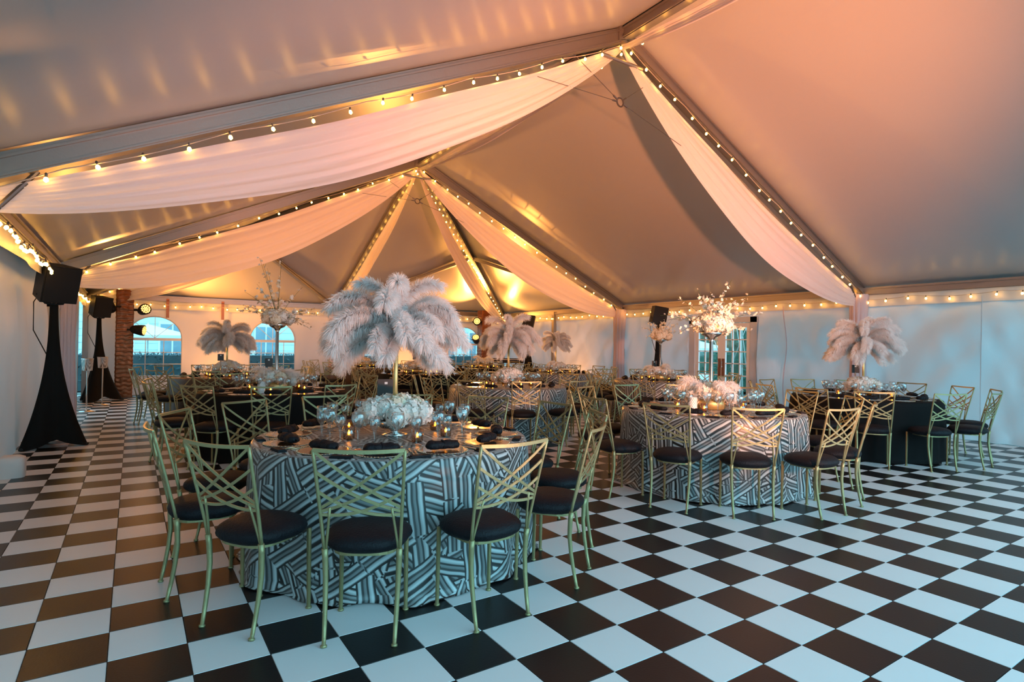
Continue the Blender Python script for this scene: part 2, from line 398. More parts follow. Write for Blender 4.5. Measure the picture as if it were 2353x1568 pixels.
# ------------------------------------------------------------------ walls
def folded(p, along, amp):
    """wrinkles of a hanging vinyl wall"""
    u = p.x if along == 'x' else p.y
    a = amp * (0.5 * noise.noise(Vector((u * 1.1, p.z * 0.35, 3.1))) + 0.45 * noise.noise(Vector((u * 0.8 + p.z * 0.9, p.z * 1.0, 8.0))) + 0.16 * noise.noise(Vector((u * 4.5, p.z * 1.2, 1.0))) + 0.55 * (abs(noise.noise(Vector((u * 0.9 + p.z * 0.8, p.z * 0.25, 5.0)))) - .25) + 0.30 * abs(noise.noise(Vector((u * 2.0 - p.z * 0.9, p.z * 0.5, 9.0)))) + 0.38 * abs(noise.noise(Vector((u * 1.5 + p.z * 1.3, p.z * 0.2, 21.0)))) + 0.16 * abs(noise.noise(Vector((u * 3.6 - p.z * 1.8, p.z * 0.4, 31.0)))))
    return a * min(1.0, max(0.05, (HE - p.z) * 1.6))
HWT = HE + 0.06
def wall(name, along, fixed, lo, hi, sign, holes, label, amp, gmat=M_WALL, step=0.16):
    """holes: list of outlines [(u,z)...]; sign: direction of the inside normal on the fixed axis"""
    pts = []; edges = []
    def loop(ps):
        o = len(pts); pts.extend([Vector(q) for q in ps])
        edges.extend([(o + k, o + (k + 1) % len(ps)) for k in range(len(ps))])
    nu = int((hi - lo) / step); nz = int(HWT / step)
    loop([(lo + (hi - lo) * k / nu, 0) for k in range(nu)] + [(hi, HWT * k / nz) for k in range(nz)] + [(hi - (hi - lo) * k / nu, HWT) for k in range(nu)] + [(lo, HWT - HWT * k / nz) for k in range(nz)])
    def inside(u, z, h):
        c = False; n = len(h)
        for k in range(n):
            (x1, y1), (x2, y2) = h[k], h[(k + 1) % n]
            if (y1 > z) != (y2 > z) and u < (x2 - x1) * (z - y1) / (y2 - y1) + x1: c = not c
        return c
    for h in holes: loop(h)
    for a in range(1, nu):
        for b in range(1, nz):
            u, z = lo + (hi - lo) * (a + 0.15 * (b % 2)) / nu, HWT * b / nz
            if not any(inside(u, z, h) for h in holes): pts.append(Vector((u, z)))
    v2, e2, f2, *_ = delaunay_2d_cdt(pts, edges, [], 0, 1e-5)
    mb = MB(); vs = []
    for q in v2:
        p = Vector((q.x, fixed, q.y)) if along == 'x' else Vector((fixed, q.x, q.y))
        d = folded(p, along, amp); near = min([1.0] + [max(0.0, min(abs(q.x - a) + abs(q.y - b) for a, b in h) * 4) for h in holes])
        d *= min(1.0, near)
        vs.append(p + (Vector((0, sign * d, 0)) if along == 'x' else Vector((sign * d, 0, 0))))
    fs = []
    for f in f2:
        cu = sum(v2[i].x for i in f) / len(f); cz = sum(v2[i].y for i in f) / len(f)
        if not any(inside(cu, cz, h) for h in holes): fs.append(f)
    mb.add(vs, fs)
    return struct(put(name, mb, gmat, None, True), label)
def arch_outline(uc, wd, z0, zs, n=14):
    r = wd / 2
    return [(uc - r, z0), (uc + r, z0), (uc + r, zs)] + [(uc + r * math.cos(PI * k / n), zs + 0.92 * r * math.sin(PI * k / n)) for k in range(1, n)] + [(uc - r, zs)]
def rect(u0, u1, z0, z1): return [(u0, z0), (u1, z0), (u1, z1), (u0, z1)]
WIN = [(-1.27, 1.22), (1.62, 1.22), (4.78, 1.22), (7.88, 1.22)]
WZ0, WBAR, WZS = 0.48, 1.45, 1.47
holes_b = []
for uc, wd in WIN:
    holes_b.append(rect(uc - wd / 2, uc + wd / 2, WZ0, 1.40))
    holes_b.append([(uc + wd / 2, 1.47)] + [(uc + wd / 2 * math.cos(PI * k / 16), 1.47 + 0.56 * math.sin(PI * k / 16)) for k in range(1, 16)] + [(uc - wd / 2, 1.47)])
wall('wall_back', 'x', YB + 0.05, XL, XR, -1, holes_b, 'vinyl back wall with arched windows', 0.06, M_WALLIN)
DY0, DY1, DTOP = 5.32, 7.12, 2.12
wall('wall_right', 'y', XR + 0.05, YF, YB, -1, [rect(DY0, DY1, 0.0005, DTOP)], 'creased white vinyl wall with the french doors', 0.34, step=0.09)
LY0, LY1 = 9.95, 12.55
wall('wall_left', 'y', XL - 0.22, YA, YB, 1, [rect(LY0, LY1, 0.0005, 2.05)], 'vinyl wall behind the two loudspeakers on covered stands', 0.10, M_WALLIN)
put_b = []
# valance strips just under the eaves
for nm, pts_ in (('trim_valance_back', [(XL, YB + .02, 0), (XR, YB + .02, 0)]), ('trim_valance_right', [(XR + .02, YF, 0), (XR + .02, YB, 0)]), ('trim_valance_left', [(XL - .02, YF, 0), (XL - .02, YB, 0)])):
    a, b = Vector(pts_[0]), Vector(pts_[1]); nrm = (b - a).cross(Vector((0, 0, 1))).normalized()
    if nrm.dot(Vector((XC, 3, 0)) - a) < 0: nrm = -nrm
    k_ = int((b - a).length * 5)
    def fn(u, v, a=a, b=b, nrm=nrm):
        p = a.lerp(b, u); z = HE - 0.02 - 0.26 * v
        return p + Vector((0, 0, z)) + nrm * (0.03 + 0.02 * v * math.sin(u * (b - a).length * 3.1) + 0.012 * noise.noise(p * 2))
    TN[0] += 1
    struct(put('trim_%d' % TN[0], MB().grid(fn, k_, 3), M_WALL, None, True), 'vinyl valance along the eave, ' + nm.split('_')[-1] + ' side')
t = trim('white seam and rope on the right wall beside the french doors')
put('rope', MB().tube([(XR - .12 + 0.02 * math.sin(z_ * 5), 4.62 + 0.03 * math.sin(z_ * 3.3), z_) for z_ in [2.3 - k * 0.14 for k in range(17)]], 0.010, 5), M_POSTDRAPE, t)
for y_ in (0.1, 1.35, -1.6): put('seam', MB().tube([(XR - 0.16, y_, 2.3), (XR - 0.14, y_ + .02, 0.02)], 0.008, 5), M_WALL, t)

# windows of the back wall
for k, (uc, wd) in enumerate(WIN):
    wn_ = struct(link('window_%d' % (k + 1), None), ['arched clear window beside the copper draped tower', 'arched clear window behind the bronze feather table', 'arched clear window in the middle of the back wall', 'arched clear window beside the second moving-light tower'][k])
    y = YB + 0.05
    put('pane', MB().add([(uc - wd / 2, y, WZ0), (uc + wd / 2, y, WZ0), (uc + wd / 2, y, 1.40), (uc - wd / 2, y, 1.40)], [(0, 1, 2, 3)]), M_PANE, wn_)
    arc = [(uc + wd / 2 * math.cos(PI * q / 16), y, 1.47 + 0.56 * math.sin(PI * q / 16)) for q in range(17)]
    put('pane', MB().add(arc, [tuple(range(17))]), M_PANE, wn_)
    for q in range(1, 4 if k else 3):
        u = uc - wd / 2 + wd * q / (4 if k else 3)
        put('muntin', MB().box((u, y - 0.008, (WZ0 + 1.40) / 2), (0.016, 0.008, 1.40 - WZ0)), M_WHITE if k == 0 else M_STEEL if k == 2 else M_WHITE, wn_)
    for q in range(1, 3): put('muntin', MB().box((uc, y - 0.008, WZ0 + (1.40 - WZ0) * q / 3), (wd, 0.008, 0.016)), M_WHITE, wn_)
    for ang in (45, 90, 135):
        a = math.radians(ang)
        put('muntin', MB().tube([(uc, y - 0.008, 1.47), (uc + wd / 2 * math.cos(a), y - 0.008, 1.47 + 0.56 * math.sin(a))], 0.007, 4), M_WHITE, wn_)
    put('window_frame', MB().tube([(uc - wd / 2, y - .004, WZ0), (uc + wd / 2, y - .004, WZ0), (uc + wd / 2, y - .004, 1.47)] + [Vector(p_) + Vector((0, -.004, 0)) for p_ in arc[1:-1]] + [(uc - wd / 2, y - .004, 1.47), (uc - wd / 2, y - .004, WZ0)], 0.014, 4), M_WALL, wn_)

def french_door(nm, label, fx, y0, y1, top, sign, n_leaf=2, cols=3, rows=6, plates=True):
    """glazed double door in a side wall; sign +1 when the room lies at larger x"""
    d = struct(link(nm, None), label); x = fx
    fw = 0.16 if plates else 0.08
    put('door_frame', MB().box((x, y0 + fw / 2, top / 2), (0.10, fw, top)).box((x, y1 - fw / 2, top / 2), (0.10, fw, top)).box((x, (y0 + y1) / 2, top - 0.06), (0.10, y1 - y0, 0.12)), M_WALL if plates else M_WHITE, d)
    a0, a1 = y0 + fw, y1 - fw; lw_ = (a1 - a0) / n_leaf
    for q in range(n_leaf):
        b0, b1 = a0 + lw_ * q, a0 + lw_ * (q + 1); st = 0.10; zt, zb = top - 0.13, 0.02
        leaf = put('door_leaf', MB().box((x, b0 + st / 2, (zt + zb) / 2), (0.05, st, zt - zb)).box((x, b1 - st / 2, (zt + zb) / 2), (0.05, st, zt - zb))
                   .box((x, (b0 + b1) / 2, zt - 0.05), (0.05, b1 - b0 - 2 * st, 0.10)).box((x, (b0 + b1) / 2, zb + 0.13), (0.05, b1 - b0 - 2 * st, 0.26)), M_WHITE, d)
        g0, g1, h0, h1 = b0 + st, b1 - st, zb + 0.26, zt - 0.10
        put('pane', MB().add([(x, g0, h0), (x, g1, h0), (x, g1, h1), (x, g0, h1)], [(0, 1, 2, 3)]), M_PANE, leaf)
        for c in range(1, cols): put('muntin', MB().box((x, lerp(g0, g1, c / cols), (h0 + h1) / 2), (0.035, 0.022, h1 - h0)), M_WHITE, leaf)
        for r in range(1, rows): put('muntin', MB().box((x, (g0 + g1) / 2, lerp(h0, h1, r / rows)), (0.035, g1 - g0, 0.022)), M_WHITE, leaf)
        if plates:
            yy = b1 - st / 2 if q == 0 else b0 + st / 2
            put('push_plate', MB().box((x + sign * 0.03, yy, 0.98), (0.012, 0.07, 0.42)), M_DOORPLATE, leaf)
            put('door_handle', MB().tube([(x + sign * 0.03, yy, 1.0), (x + sign * 0.08, yy, 1.0), (x + sign * 0.08, yy, 1.12), (x + sign * 0.03, yy, 1.12)], 0.009, 6), M_SILVER, leaf)
    return d
french_door('door_1', 'white french doors with small panes in the right wall', XR + 0.03, DY0, DY1, DTOP, -1)
french_door('door_2', 'tall narrow-paned glazed doors in the left wall', XL - 0.20, LY0, LY1, 2.05, 1, plates=False)

# ------------------------------------------------------------------ swags of sheer fabric and post drapes
def swag(A, B, label, low=0.92, top=0.12, side=0.16, nw=26, nl=44, seed=0, end=0.10):
    A, B = Vector(A), Vector(B); t = (B - A); hd = Vector((t.x, t.y, 0))
    hd = hd.normalized() if hd.length > 1e-3 else Vector((1, 0, 0)); sd = hd.cross(Vector((0, 0, 1)))
    def fn(u, v):
        e = math.sin(PI * min(1, max(0, u))) ** 0.75; p = A.lerp(B, u)
        wid = lerp(0.05, low, e) if u < 0.5 else lerp(end, low, e)
        z = -0.11 - top * e - (wid - top * e) * v
        pl = 0.014 * e * math.sin(v * 31 + 2.3 * math.sin(u * 4 + seed) + seed) + 0.008 * math.sin(v * 57 + u * 9)
        y = side * e * (1.2 * v * (1 - v) * 2 - 0.3) + pl
        return p + Vector((0, 0, z + 0.01 * math.sin(u * 17 + seed) * e)) + sd * y
    return tag(put('fabric_swag', MB().grid(fn, nl, nw), M_SHEER, None, True), label, 'drape', 'sheer swags under the rafters')
swag((XC, Y1, HR - .02), (XL, Y1, HE), 'sheer pale swag under the middle arch, on the side of the loudspeakers', low=0.70, seed=1)
swag((XC, Y1, HR - .02), (XR, Y1, HE), 'sheer pale swag under the middle arch, on the french-door side', seed=2)
swag((XC, Y2, HR - .02), (XL, Y2, HE), 'sheer pale swag under the far arch, on the side of the loudspeakers', seed=3)
swag((XC, Y2, HR - .02), (XR, Y2, HE), 'sheer pale swag under the far arch, on the french-door side', seed=4)
swag((XC, Y2 + .05, HR - .03), (XL, YB, HE), 'sheer pale swag under the hip rafter ending by the copper draped tower', low=0.75, seed=5)
swag((XC, Y2 + .05, HR - .03), (XR, YB, HE), 'sheer pale swag under the hip rafter ending by the second light tower', low=0.75, seed=6)
swag((XC, Y2 + .05, HR - .03), (XC, YB, HE), 'sheer pale swag under the middle rafter of the hipped end', low=0.60, seed=7)
swag((XC, Y1, HR - .02), (XC, Y2, HR - .02), 'sheer pale swag under the ridge between the two arches', low=0.30, top=0.10, seed=8, end=0.05)
swag((XC, YA, HR - .02), (XC, Y1, HR - .02), 'sheer pale swag under the ridge towards the open entrance', low=0.32, top=0.10, seed=9, end=0.05)
def post_drape(x, y, label, r=0.15):
    def fn(u, v):
        a = 2 * PI * u; z = lerp(HE - 0.06, 0.01, v)
        rr = r * (0.75 + 0.25 * abs(2 * v - 0.9)) * (1 + 0.10 * math.sin(11 * a + 1.5 * math.sin(3 * v)) + 0.05 * math.sin(23 * a))
        return Vector((x + rr * math.cos(a), y + rr * math.sin(a), z))
    return tag(put('post_drape', MB().grid(fn, 72, 14, closed_u=True), M_POSTDRAPE, None, True), label, 'drape', 'drapes around the tent posts')
post_drape(XR - .12, Y1, 'pale pink pleated drape on post behind the black feather table')
post_drape(XR - .12, Y2, 'pale pink pleated drape on post between french doors and back wall', 0.17)
post_drape(XL + .12, Y2, 'pale pleated drape on post beside the left glazed doors', 0.13)
post_drape(XC, YB - .10, 'pale pink pleated drape on the middle post of the back wall', 0.16)

# ------------------------------------------------------------------ string lights
BULB = MB().lathe([(0.0, -0.030), (0.0165, -0.016), (0.014, 0.002), (0.006, 0.012)], 6).mesh('bulb', M_BULB, True)
CAP = MB().lathe([(0.007, 0.010), (0.009, 0.012), (0.009, 0.036), (0.004, 0.042)], 6).mesh('socket', M_STEEL, True)
def string_light(pts, label, gap=0.30, sag=0.02, off=0.1):
    s_ = thing('string_light', label, 'lights', tuple(pts[0]), group='warm string lights along the frame')
    o0 = Vector(pts[0]); wire = []; acc = off
    for A, B in zip(pts[:-1], pts[1:]):
        A, B = Vector(A), Vector(B); ln = (B - A).length; k = max(2, int(ln / 0.15))
        for q in range(k + 1):
            p = A.lerp(B, q / k); p.z -= sag * abs(math.sin(q * 0.15 / 1.2 * PI)); wire.append(p - o0)
        d = acc
        while d < ln:
            p = A.lerp(B, d / ln); p.z -= sag * abs(math.sin(d / 1.2 * PI)) + 0.03
            p += Vector((random.uniform(-.012, .012), random.uniform(-.012, .012), random.uniform(-.012, .006)))
            e = (random.uniform(-.25, .25), random.uniform(-.25, .25), 0)
            b_ = link('bulb', BULB, s_, p - o0, e); link('socket', CAP, b_)
            d += gap * random.uniform(0.85, 1.15)
        acc = 0.15
    put('wire', MB().tube(wire, 0.0045, 4), M_WIRE, s_)
    return s_
dn = Vector((0, 0, -0.13))
for y, nm in ((Y1, 'middle arch'), (Y2, 'far arch')):
    for sx, sn in ((XL, 'loudspeaker side'), (XR, 'french-door side')):
        string_light([Vector((XC, y - .07, HR)) + dn, Vector((sx, y - .07, HE)) + dn], 'warm bulb string along the rafter of the %s, %s' % (nm, sn), 0.34, 0.03)
for sx, sn in ((XL, 'copper draped tower'), (XR, 'second light tower')):
    string_light([Vector((XC, Y2 + .1, HR)) + dn, Vector((sx, YB - .1, HE)) + dn], 'warm bulb string along the hip rafter above the ' + sn, 0.29)
string_light([Vector((XC + .05, Y2 + .1, HR)) + dn, Vector((XC + .05, YB - .1, HE)) + dn], 'warm bulb string along the middle rafter of the hipped end', 0.29)
string_light([Vector((XC + .08, YA, HR)) + dn, Vector((XC + .08, Y1, HR)) + dn], 'warm bulb string along the ridge towards the open entrance', 0.36)
string_light([Vector((XC + .08, Y1, HR)) + dn, Vector((XC + .08, Y2, HR)) + dn], 'warm bulb string along the ridge between the arches', 0.33)
dz = Vector((0, 0, -0.13))
string_light([Vector((XR - .10, -2.5, HE)) + dz, Vector((XR - .10, YB - .1, HE)) + dz], 'warm bulb string along the right eave above the french doors', 0.30, 0.04)
string_light([Vector((XL + .10, YB - .10, HE)) + dz, Vector((XR - .10, YB - .10, HE)) + dz], 'warm bulb string along the back eave above the arched windows', 0.30, 0.04)
string_light([Vector((XL + .10, 2.0, HE)) + dz, Vector((XL + .10, YB - .1, HE)) + dz], 'warm bulb string along the left eave above the loudspeakers', 0.26, 0.04)
string_light([Vector((XL + .16, 4.0, HE - .08)) + dz, Vector((XL + .13, 9.0, HE - .03)) + dz], 'second lower warm bulb string on the left eave near the loudspeaker', 0.19, 0.06)

# ------------------------------------------------------------------ loudspeakers on covered stands
def speaker(x, y, rz, ztop, label_s, label_b, foot=0.62, rot0=0.0, tilt=0.2, bw=0.40, bh=0.44):
    st = thing('speaker_stand', label_s, 'speaker stand', (x, y, 0), rot0, 'black-covered speaker stands')
    zt = ztop - bh - 0.06
    def fn(u, v):
        a = 2 * PI * u; z = zt * v
        k = (1 - v) ** 2.3; lobe = 0.5 + 0.5 * math.cos(3 * a)
        tri = 0.42 / max(0.42, math.cos(((a + PI / 3) % (2 * PI / 3)) - PI / 3))
        r = 0.045 + 0.03 * (1 - v) + k * foot * (0.30 + 0.70 * lobe ** 1.6) * (0.85 + .15 * tri)
        z += 0.10 * (1 - lobe) * max(0, 1 - v * 5)
        return Vector((r * math.cos(a), r * math.sin(a), z + 0.004))
    put('spandex_cover', MB().grid(fn, 60, 28, closed_u=True), M_SPANDEX, st, True)
    for q in range(3):
        a = 2 * PI * q / 3
        put('foot', MB().ico((foot * 1.06 * math.cos(a), foot * 1.06 * math.sin(a), 0.022), 0.035, 1, (1, 1, .62)), M_BLACK, st, True)
    put('pole', MB().tube([(0, 0, zt - .02), (0, 0, zt + 0.10)], 0.02, 8), M_BLACK, st)
    b = thing('loudspeaker', label_b, 'loudspeaker', (x, y, zt + 0.02), rz, 'black loudspeakers on stands')
    R_ = Euler((tilt, 0, 0)).to_matrix()
    c = Vector((0, 0, 0.04 + bh / 2)); dp = 0.34
    vs = []
    for yy, wq in ((-dp / 2, bw / 2), (dp / 2, bw / 2 * 0.66)):
        vs += [R_ @ Vector((sx * wq, yy, sz * bh / 2 * (1 if yy < 0 else .92))) + c for sx, sz in ((-1, -1), (1, -1), (1, 1), (-1, 1))]
    put('cabinet', MB().add(vs, [(0, 1, 2, 3), (7, 6, 5, 4), (0, 4, 5, 1), (1, 5, 6, 2), (2, 6, 7, 3), (3, 7, 4, 0)]), M_BLACK, b)
    put('grille', MB().box(R_ @ Vector((0, -dp / 2 - .006, 0)) + c, (bw * .92, 0.012, bh * .94), R_), M_STEEL if 0 else M_BLACK, b)
    for sx in (-1, 1): put('mount_bracket', MB().tube([R_ @ Vector((sx * bw * .42, 0, -bh * .35)) + c, (sx * 0.10, 0, 0.0), (0, 0, -0.01)], 0.014, 6), M_BLACK, b)
    put('cable', MB().tube([R_ @ Vector((0, dp / 2, -.05)) + c, (-.10, dp / 2 + .10, .02), (-.12, dp / 2 + .05, -.35), (-.03, .05, -.7)], 0.007, 5), M_BLACK, b)
    return st
speaker(-2.62, 7.42, 0.55, 2.38, 'black spandex-covered tripod against the creased left vinyl wall', 'black loudspeaker tilted on the tripod beside the left vinyl wall', foot=0.36, rot0=math.radians(-12), tilt=0.28, bw=0.42, bh=0.48)
speaker(-2.40, 14.05, 0.5, 2.40, 'black spandex-covered tripod beside the copper draped tower', 'black loudspeaker on the tripod next to the copper draped tower', foot=0.46, rot0=math.radians(8), tilt=0.25, bw=0.37, bh=0.46)
speaker(8.90, 7.62, 1.25, 2.42, 'black spandex-covered tripod beside the french doors', 'black loudspeaker on the tripod beside the french doors', foot=0.34, rot0=math.radians(180), tilt=0.22, bw=0.25, bh=0.44)
speaker(8.90, 13.10, 0.9, 2.42, 'black spandex-covered tripod near the second light tower', 'black loudspeaker on the tripod near the second light tower', foot=0.34, rot0=math.radians(180), tilt=0.2)

# ------------------------------------------------------------------ moving heads, light towers, floor lights
LENS = MB().lathe([(0.0, 0.004), (0.5, 0.003), (1.0, 0.0)], 9).mesh('led_lens', M_LED)
def lens_ring(parent, R_, c, rad):
    spots = [(0, 0)] + [(0.38 * math.cos(k * PI / 3), 0.38 * math.sin(k * PI / 3)) for k in range(6)] + [(0.76 * math.cos(k * PI / 6), 0.76 * math.sin(k * PI / 6)) for k in range(12)]
    for a, b in spots:
        o = link('led_lens', LENS, parent, R_ @ Vector((a * rad, b * rad, 0.004)) + c, R_.to_euler(), (rad * .165,) * 3)
def moving_head(loc, tgt, face, label, r=0.125):
    """fixture: clamp plate on the tower, yoke, head whose lens points along face"""
    h = thing('moving_head_light', label, 'stage light', loc, group='amber moving-head stage lights')
    fz = Vector(face).normalized(); R_ = fz.to_track_quat('Z', 'Y').to_matrix()
    hd = MB(); hd.lathe([(r * .55, -.30), (r * .85, -.22), (r * 1.05, -.06), (r * 1.08, -.01), (r * .95, -.004)], 18, rot=R_)
    put('head', hd, M_BLACK, h, True)
    lf = put('lens_plate', MB().lathe([(0, 0), (r * .95, -.001)], 18, rot=R_), M_BLACK, h)
    lens_ring(lf, R_, Vector((0, 0, 0)), r * .92)
    bx = R_ @ Vector((1, 0, 0)); back = -fz * 0.14
    tw = Vector(tgt)            # towards the tower
    for s_ in (-1, 1): put('yoke_arm', MB().tube([back + bx * s_ * (r + .02), back + bx * s_ * (r + .03) + tw * .5, back + tw * .72], 1, flat=(0.05, 0.018, fz)), M_BLACK, h)
    put('clamp', MB().box(back + tw * .85, (0.12, 0.14, 0.12)), M_BLACK, h)
    return h
def tower(x, y, w_, ht, label, ripple=0.007):
    t_ = thing('light_tower', label, 'light tower', (x, y, 0), 0.0, 'fabric-draped lighting towers')
    def fn(u, v):
        k = u * 4; s_ = int(k) % 4; f_ = k - int(k)
        c_ = [(-1, -1), (1, -1), (1, 1), (-1, 1)]; a, b = c_[s_], c_[(s_ + 1) % 4]
        px, py = lerp(a[0], b[0], f_), lerp(a[1], b[1], f_)
        z = ht * v
        q = 1 + ripple / (w_ / 2) * (math.sin(z * 62 + 3 * noise.noise(Vector((px * 2, py * 2, z * 1.5)))) * .5 + noise.noise(Vector((px * 3, py * 3, z * 9))))
        return Vector((px * w_ / 2 * q, py * w_ / 2 * q, z))
    put('satin_sleeve', MB().grid(fn, 48, 130, closed_u=True), M_COPPER, t_, True)
    put('base_plate', MB().box((0, 0, 0.012), (w_ * 1.5, w_ * 1.5, 0.024)), M_STEEL, t_)
    return t_
tower(-1.92, 14.78, 0.36, 2.62, 'pleated copper satin tower beside the first arched window')
tower(8.30, 14.90, 0.34, 2.60, 'pleated copper satin tower near the keyboard')
moving_head((-1.50, 14.56, 2.17), (-.30, .12, 0), (0.34, -0.92, 0.20), 'upper amber moving head facing the tables on the copper draped tower')
moving_head((-1.52, 14.52, 1.64), (-.30, .15, 0), (0.86, -0.42, -0.10), 'lower amber moving head, turned sideways, on the copper draped tower')
moving_head((-2.30, 14.50, 2.30), (.22, .20, 0), (-0.5, -0.5, 0.75), 'amber moving head tilted up behind the far loudspeaker')
moving_head((7.90, 14.70, 2.22), (.32, .14, 0), (-0.50, -0.86, 0.18), 'upper amber moving head on the tower near the keyboard')
moving_head((7.84, 14.66, 1.68), (.34, .16, 0), (-0.45, -0.62, 0.55), 'lower amber moving head on the tower near the keyboard')
moving_head((8.78, 14.72, 2.26), (-.30, .12, 0), (-0.30, -0.95, 0.10), 'amber moving head glaring straight out beside the second tower')
for k, (loc, tgt, pw, col, ang) in enumerate(HEADS):
    spot('moving_head_beam', Vector(loc) + (Vector(tgt) - Vector(loc)).normalized() * 0.12, tgt, pw, col, ang)
for k, (loc, tgt, pw, col, ang, sz) in enumerate(WASH):
    f_ = thing('floor_wash_light', ['amber wash light on a pole stand at the open entrance', 'amber wash light on the floor in the middle of the entrance'][k], 'stage light', (loc[0], loc[1], 0), group='amber wash lights standing on the floor')
    d_ = (Vector(tgt) - Vector(loc)).normalized(); R_ = d_.to_track_quat('Z', 'Y').to_matrix(); c = Vector((0, 0, loc[2])) - d_ * 0.05
    put('can', MB().lathe([(.07, -.22), (.12, -.16), (.15, 0), (.15, .02), (.14, 0)], 18, tuple(c), rot=R_), M_BLACK, f_, True)
    pl = put('lens_plate', MB().lathe([(0, .004), (.13, .003)], 18, tuple(c), rot=R_), M_BLACK, f_); lens_ring(pl, R_, c + d_ * .005, .12)
    for s_ in (-1, 1):
        bx = R_ @ Vector((s_ * .17, 0, -.05)) + c
        put('yoke_arm', MB().tube([bx, (bx.x, bx.y, max(.03, loc[2] - .2)), (0, 0, max(.03, loc[2] - .2))], 0.016, 6), M_BLACK, f_)
    put('stand_pole', MB().tube([(0, 0, .02), (0, 0, loc[2] - .16)], .02, 8), M_BLACK, f_) if loc[2] > 1 else None
    put('foot_plate', MB().box((0, 0, 0.012), (0.34, 0.34, 0.024)), M_BLACK, f_)
    spot('wash_beam', Vector(loc) + d_ * 0.10, tgt, pw, col, ang, 1.0, sz)

for k, ((x, y), pw) in enumerate(ADDED_FILL):  # added fixtures, hidden by the tables, that carry the wall fill
    u_ = thing('uplight', ['small amber uplight on the floor between the first two arched windows', 'small amber uplight on the floor by the back wall behind the low-flower tables', 'small amber uplight on the floor by the right wall beyond the french doors', 'small amber uplight on the floor by the left wall'][k], 'stage light', (x, y, 0), group='small amber uplights along the walls')
    put('can', MB().lathe([(.09, 0), (.10, .01), (.10, .13), (.09, .13), (.085, .10), (0, .10)], 18), M_BLACK, u_, True)
    lens_ring(put('lens_plate', MB().lathe([(0, .102), (.084, .1015)], 18), M_BLACK, u_), Matrix.Identity(3), Vector((0, 0, .102)), .08)
    spot('uplight_beam', (x, y, .14), [(x - .1, 15.6, 1.7), (x + .6, 15.6, 1.7), (9.6, y + .7, 1.6)][k], pw, AMBER, 120, 1.0, .06)

# ------------------------------------------------------------------ silver stands, ballast, keyboard
def bucket_stand(x, y, label):
    b = thing('bucket_stand', label, 'stand', (x, y, 0), 0, 'slim silver stands by the left wall')
    put('base', MB().lathe([(.15, 0), (.15, .012), (.03, .03), (.012, .04)], 20), M_SILVER, b, True)
    put('pole', MB().tube([(0, 0, .03), (0, 0, .80)], 0.012, 8), M_SILVER, b)
    put('bucket', MB().lathe([(.02, .78), (.085, .80), (.10, 1.02), (.105, 1.03), (.094, 1.02), (.07, .83), (0, .82)], 20), M_SILVER, b, True)
bucket_stand(-2.48, 11.75, 'slim silver stand with a cup in front of the glazed left doors')
bucket_stand(-2.28, 13.05, 'slim silver stand with a cup in front of the far loudspeaker stand')
bb = MB()
def fnb(u, v):
    a = 2 * PI * u; r = 0.16 if v < .75 else 0.16 * math.cos((v - .75) * 4 * PI / 2 * .999)
    q = (abs(math.cos(a)) ** 4 + abs(math.sin(a)) ** 4) ** -.25
    return Vector((r * q * math.cos(a), r * q * math.sin(a), .22 * min(1, v / .9) + (.0 if v < .75 else .03)))
tag(put('ballast_cover', bb.grid(fnb, 24, 10, closed_u=True), M_BALLAST, None, True, loc=(-2.76, 5.50, 0), scale=(.72, .72, .85)), 'low white covered block on the floor in front of the near loudspeaker', 'cover')
kb = thing('keyboard', 'dark stage keyboard on a stand in the back corner', 'keyboard', (8.35, 13.70, 0), math.radians(-35))
put('body', MB().box((0, 0, .90), (1.30, .36, .10)).box((0, .15, .97), (1.30, .06, .06)), M_BLACK, kb)
keys = put('key_bed', MB().box((0, -.08, .956), (1.16, .16, .012)), M_STEEL, kb)
KEY = MB().box((0, 0, 0), (.020, .145, .014)).mesh('key', M_KEYS)
for k in range(50): link('key', KEY, keys, (-.57 + k * .0232, -.08, .967))
for s_ in (-1, 1): put('stand_leg', MB().tube([(s_ * .42, .12, .02), (-s_ * .42, -.12, .86)], 0.018, 6), M_STEEL, kb)

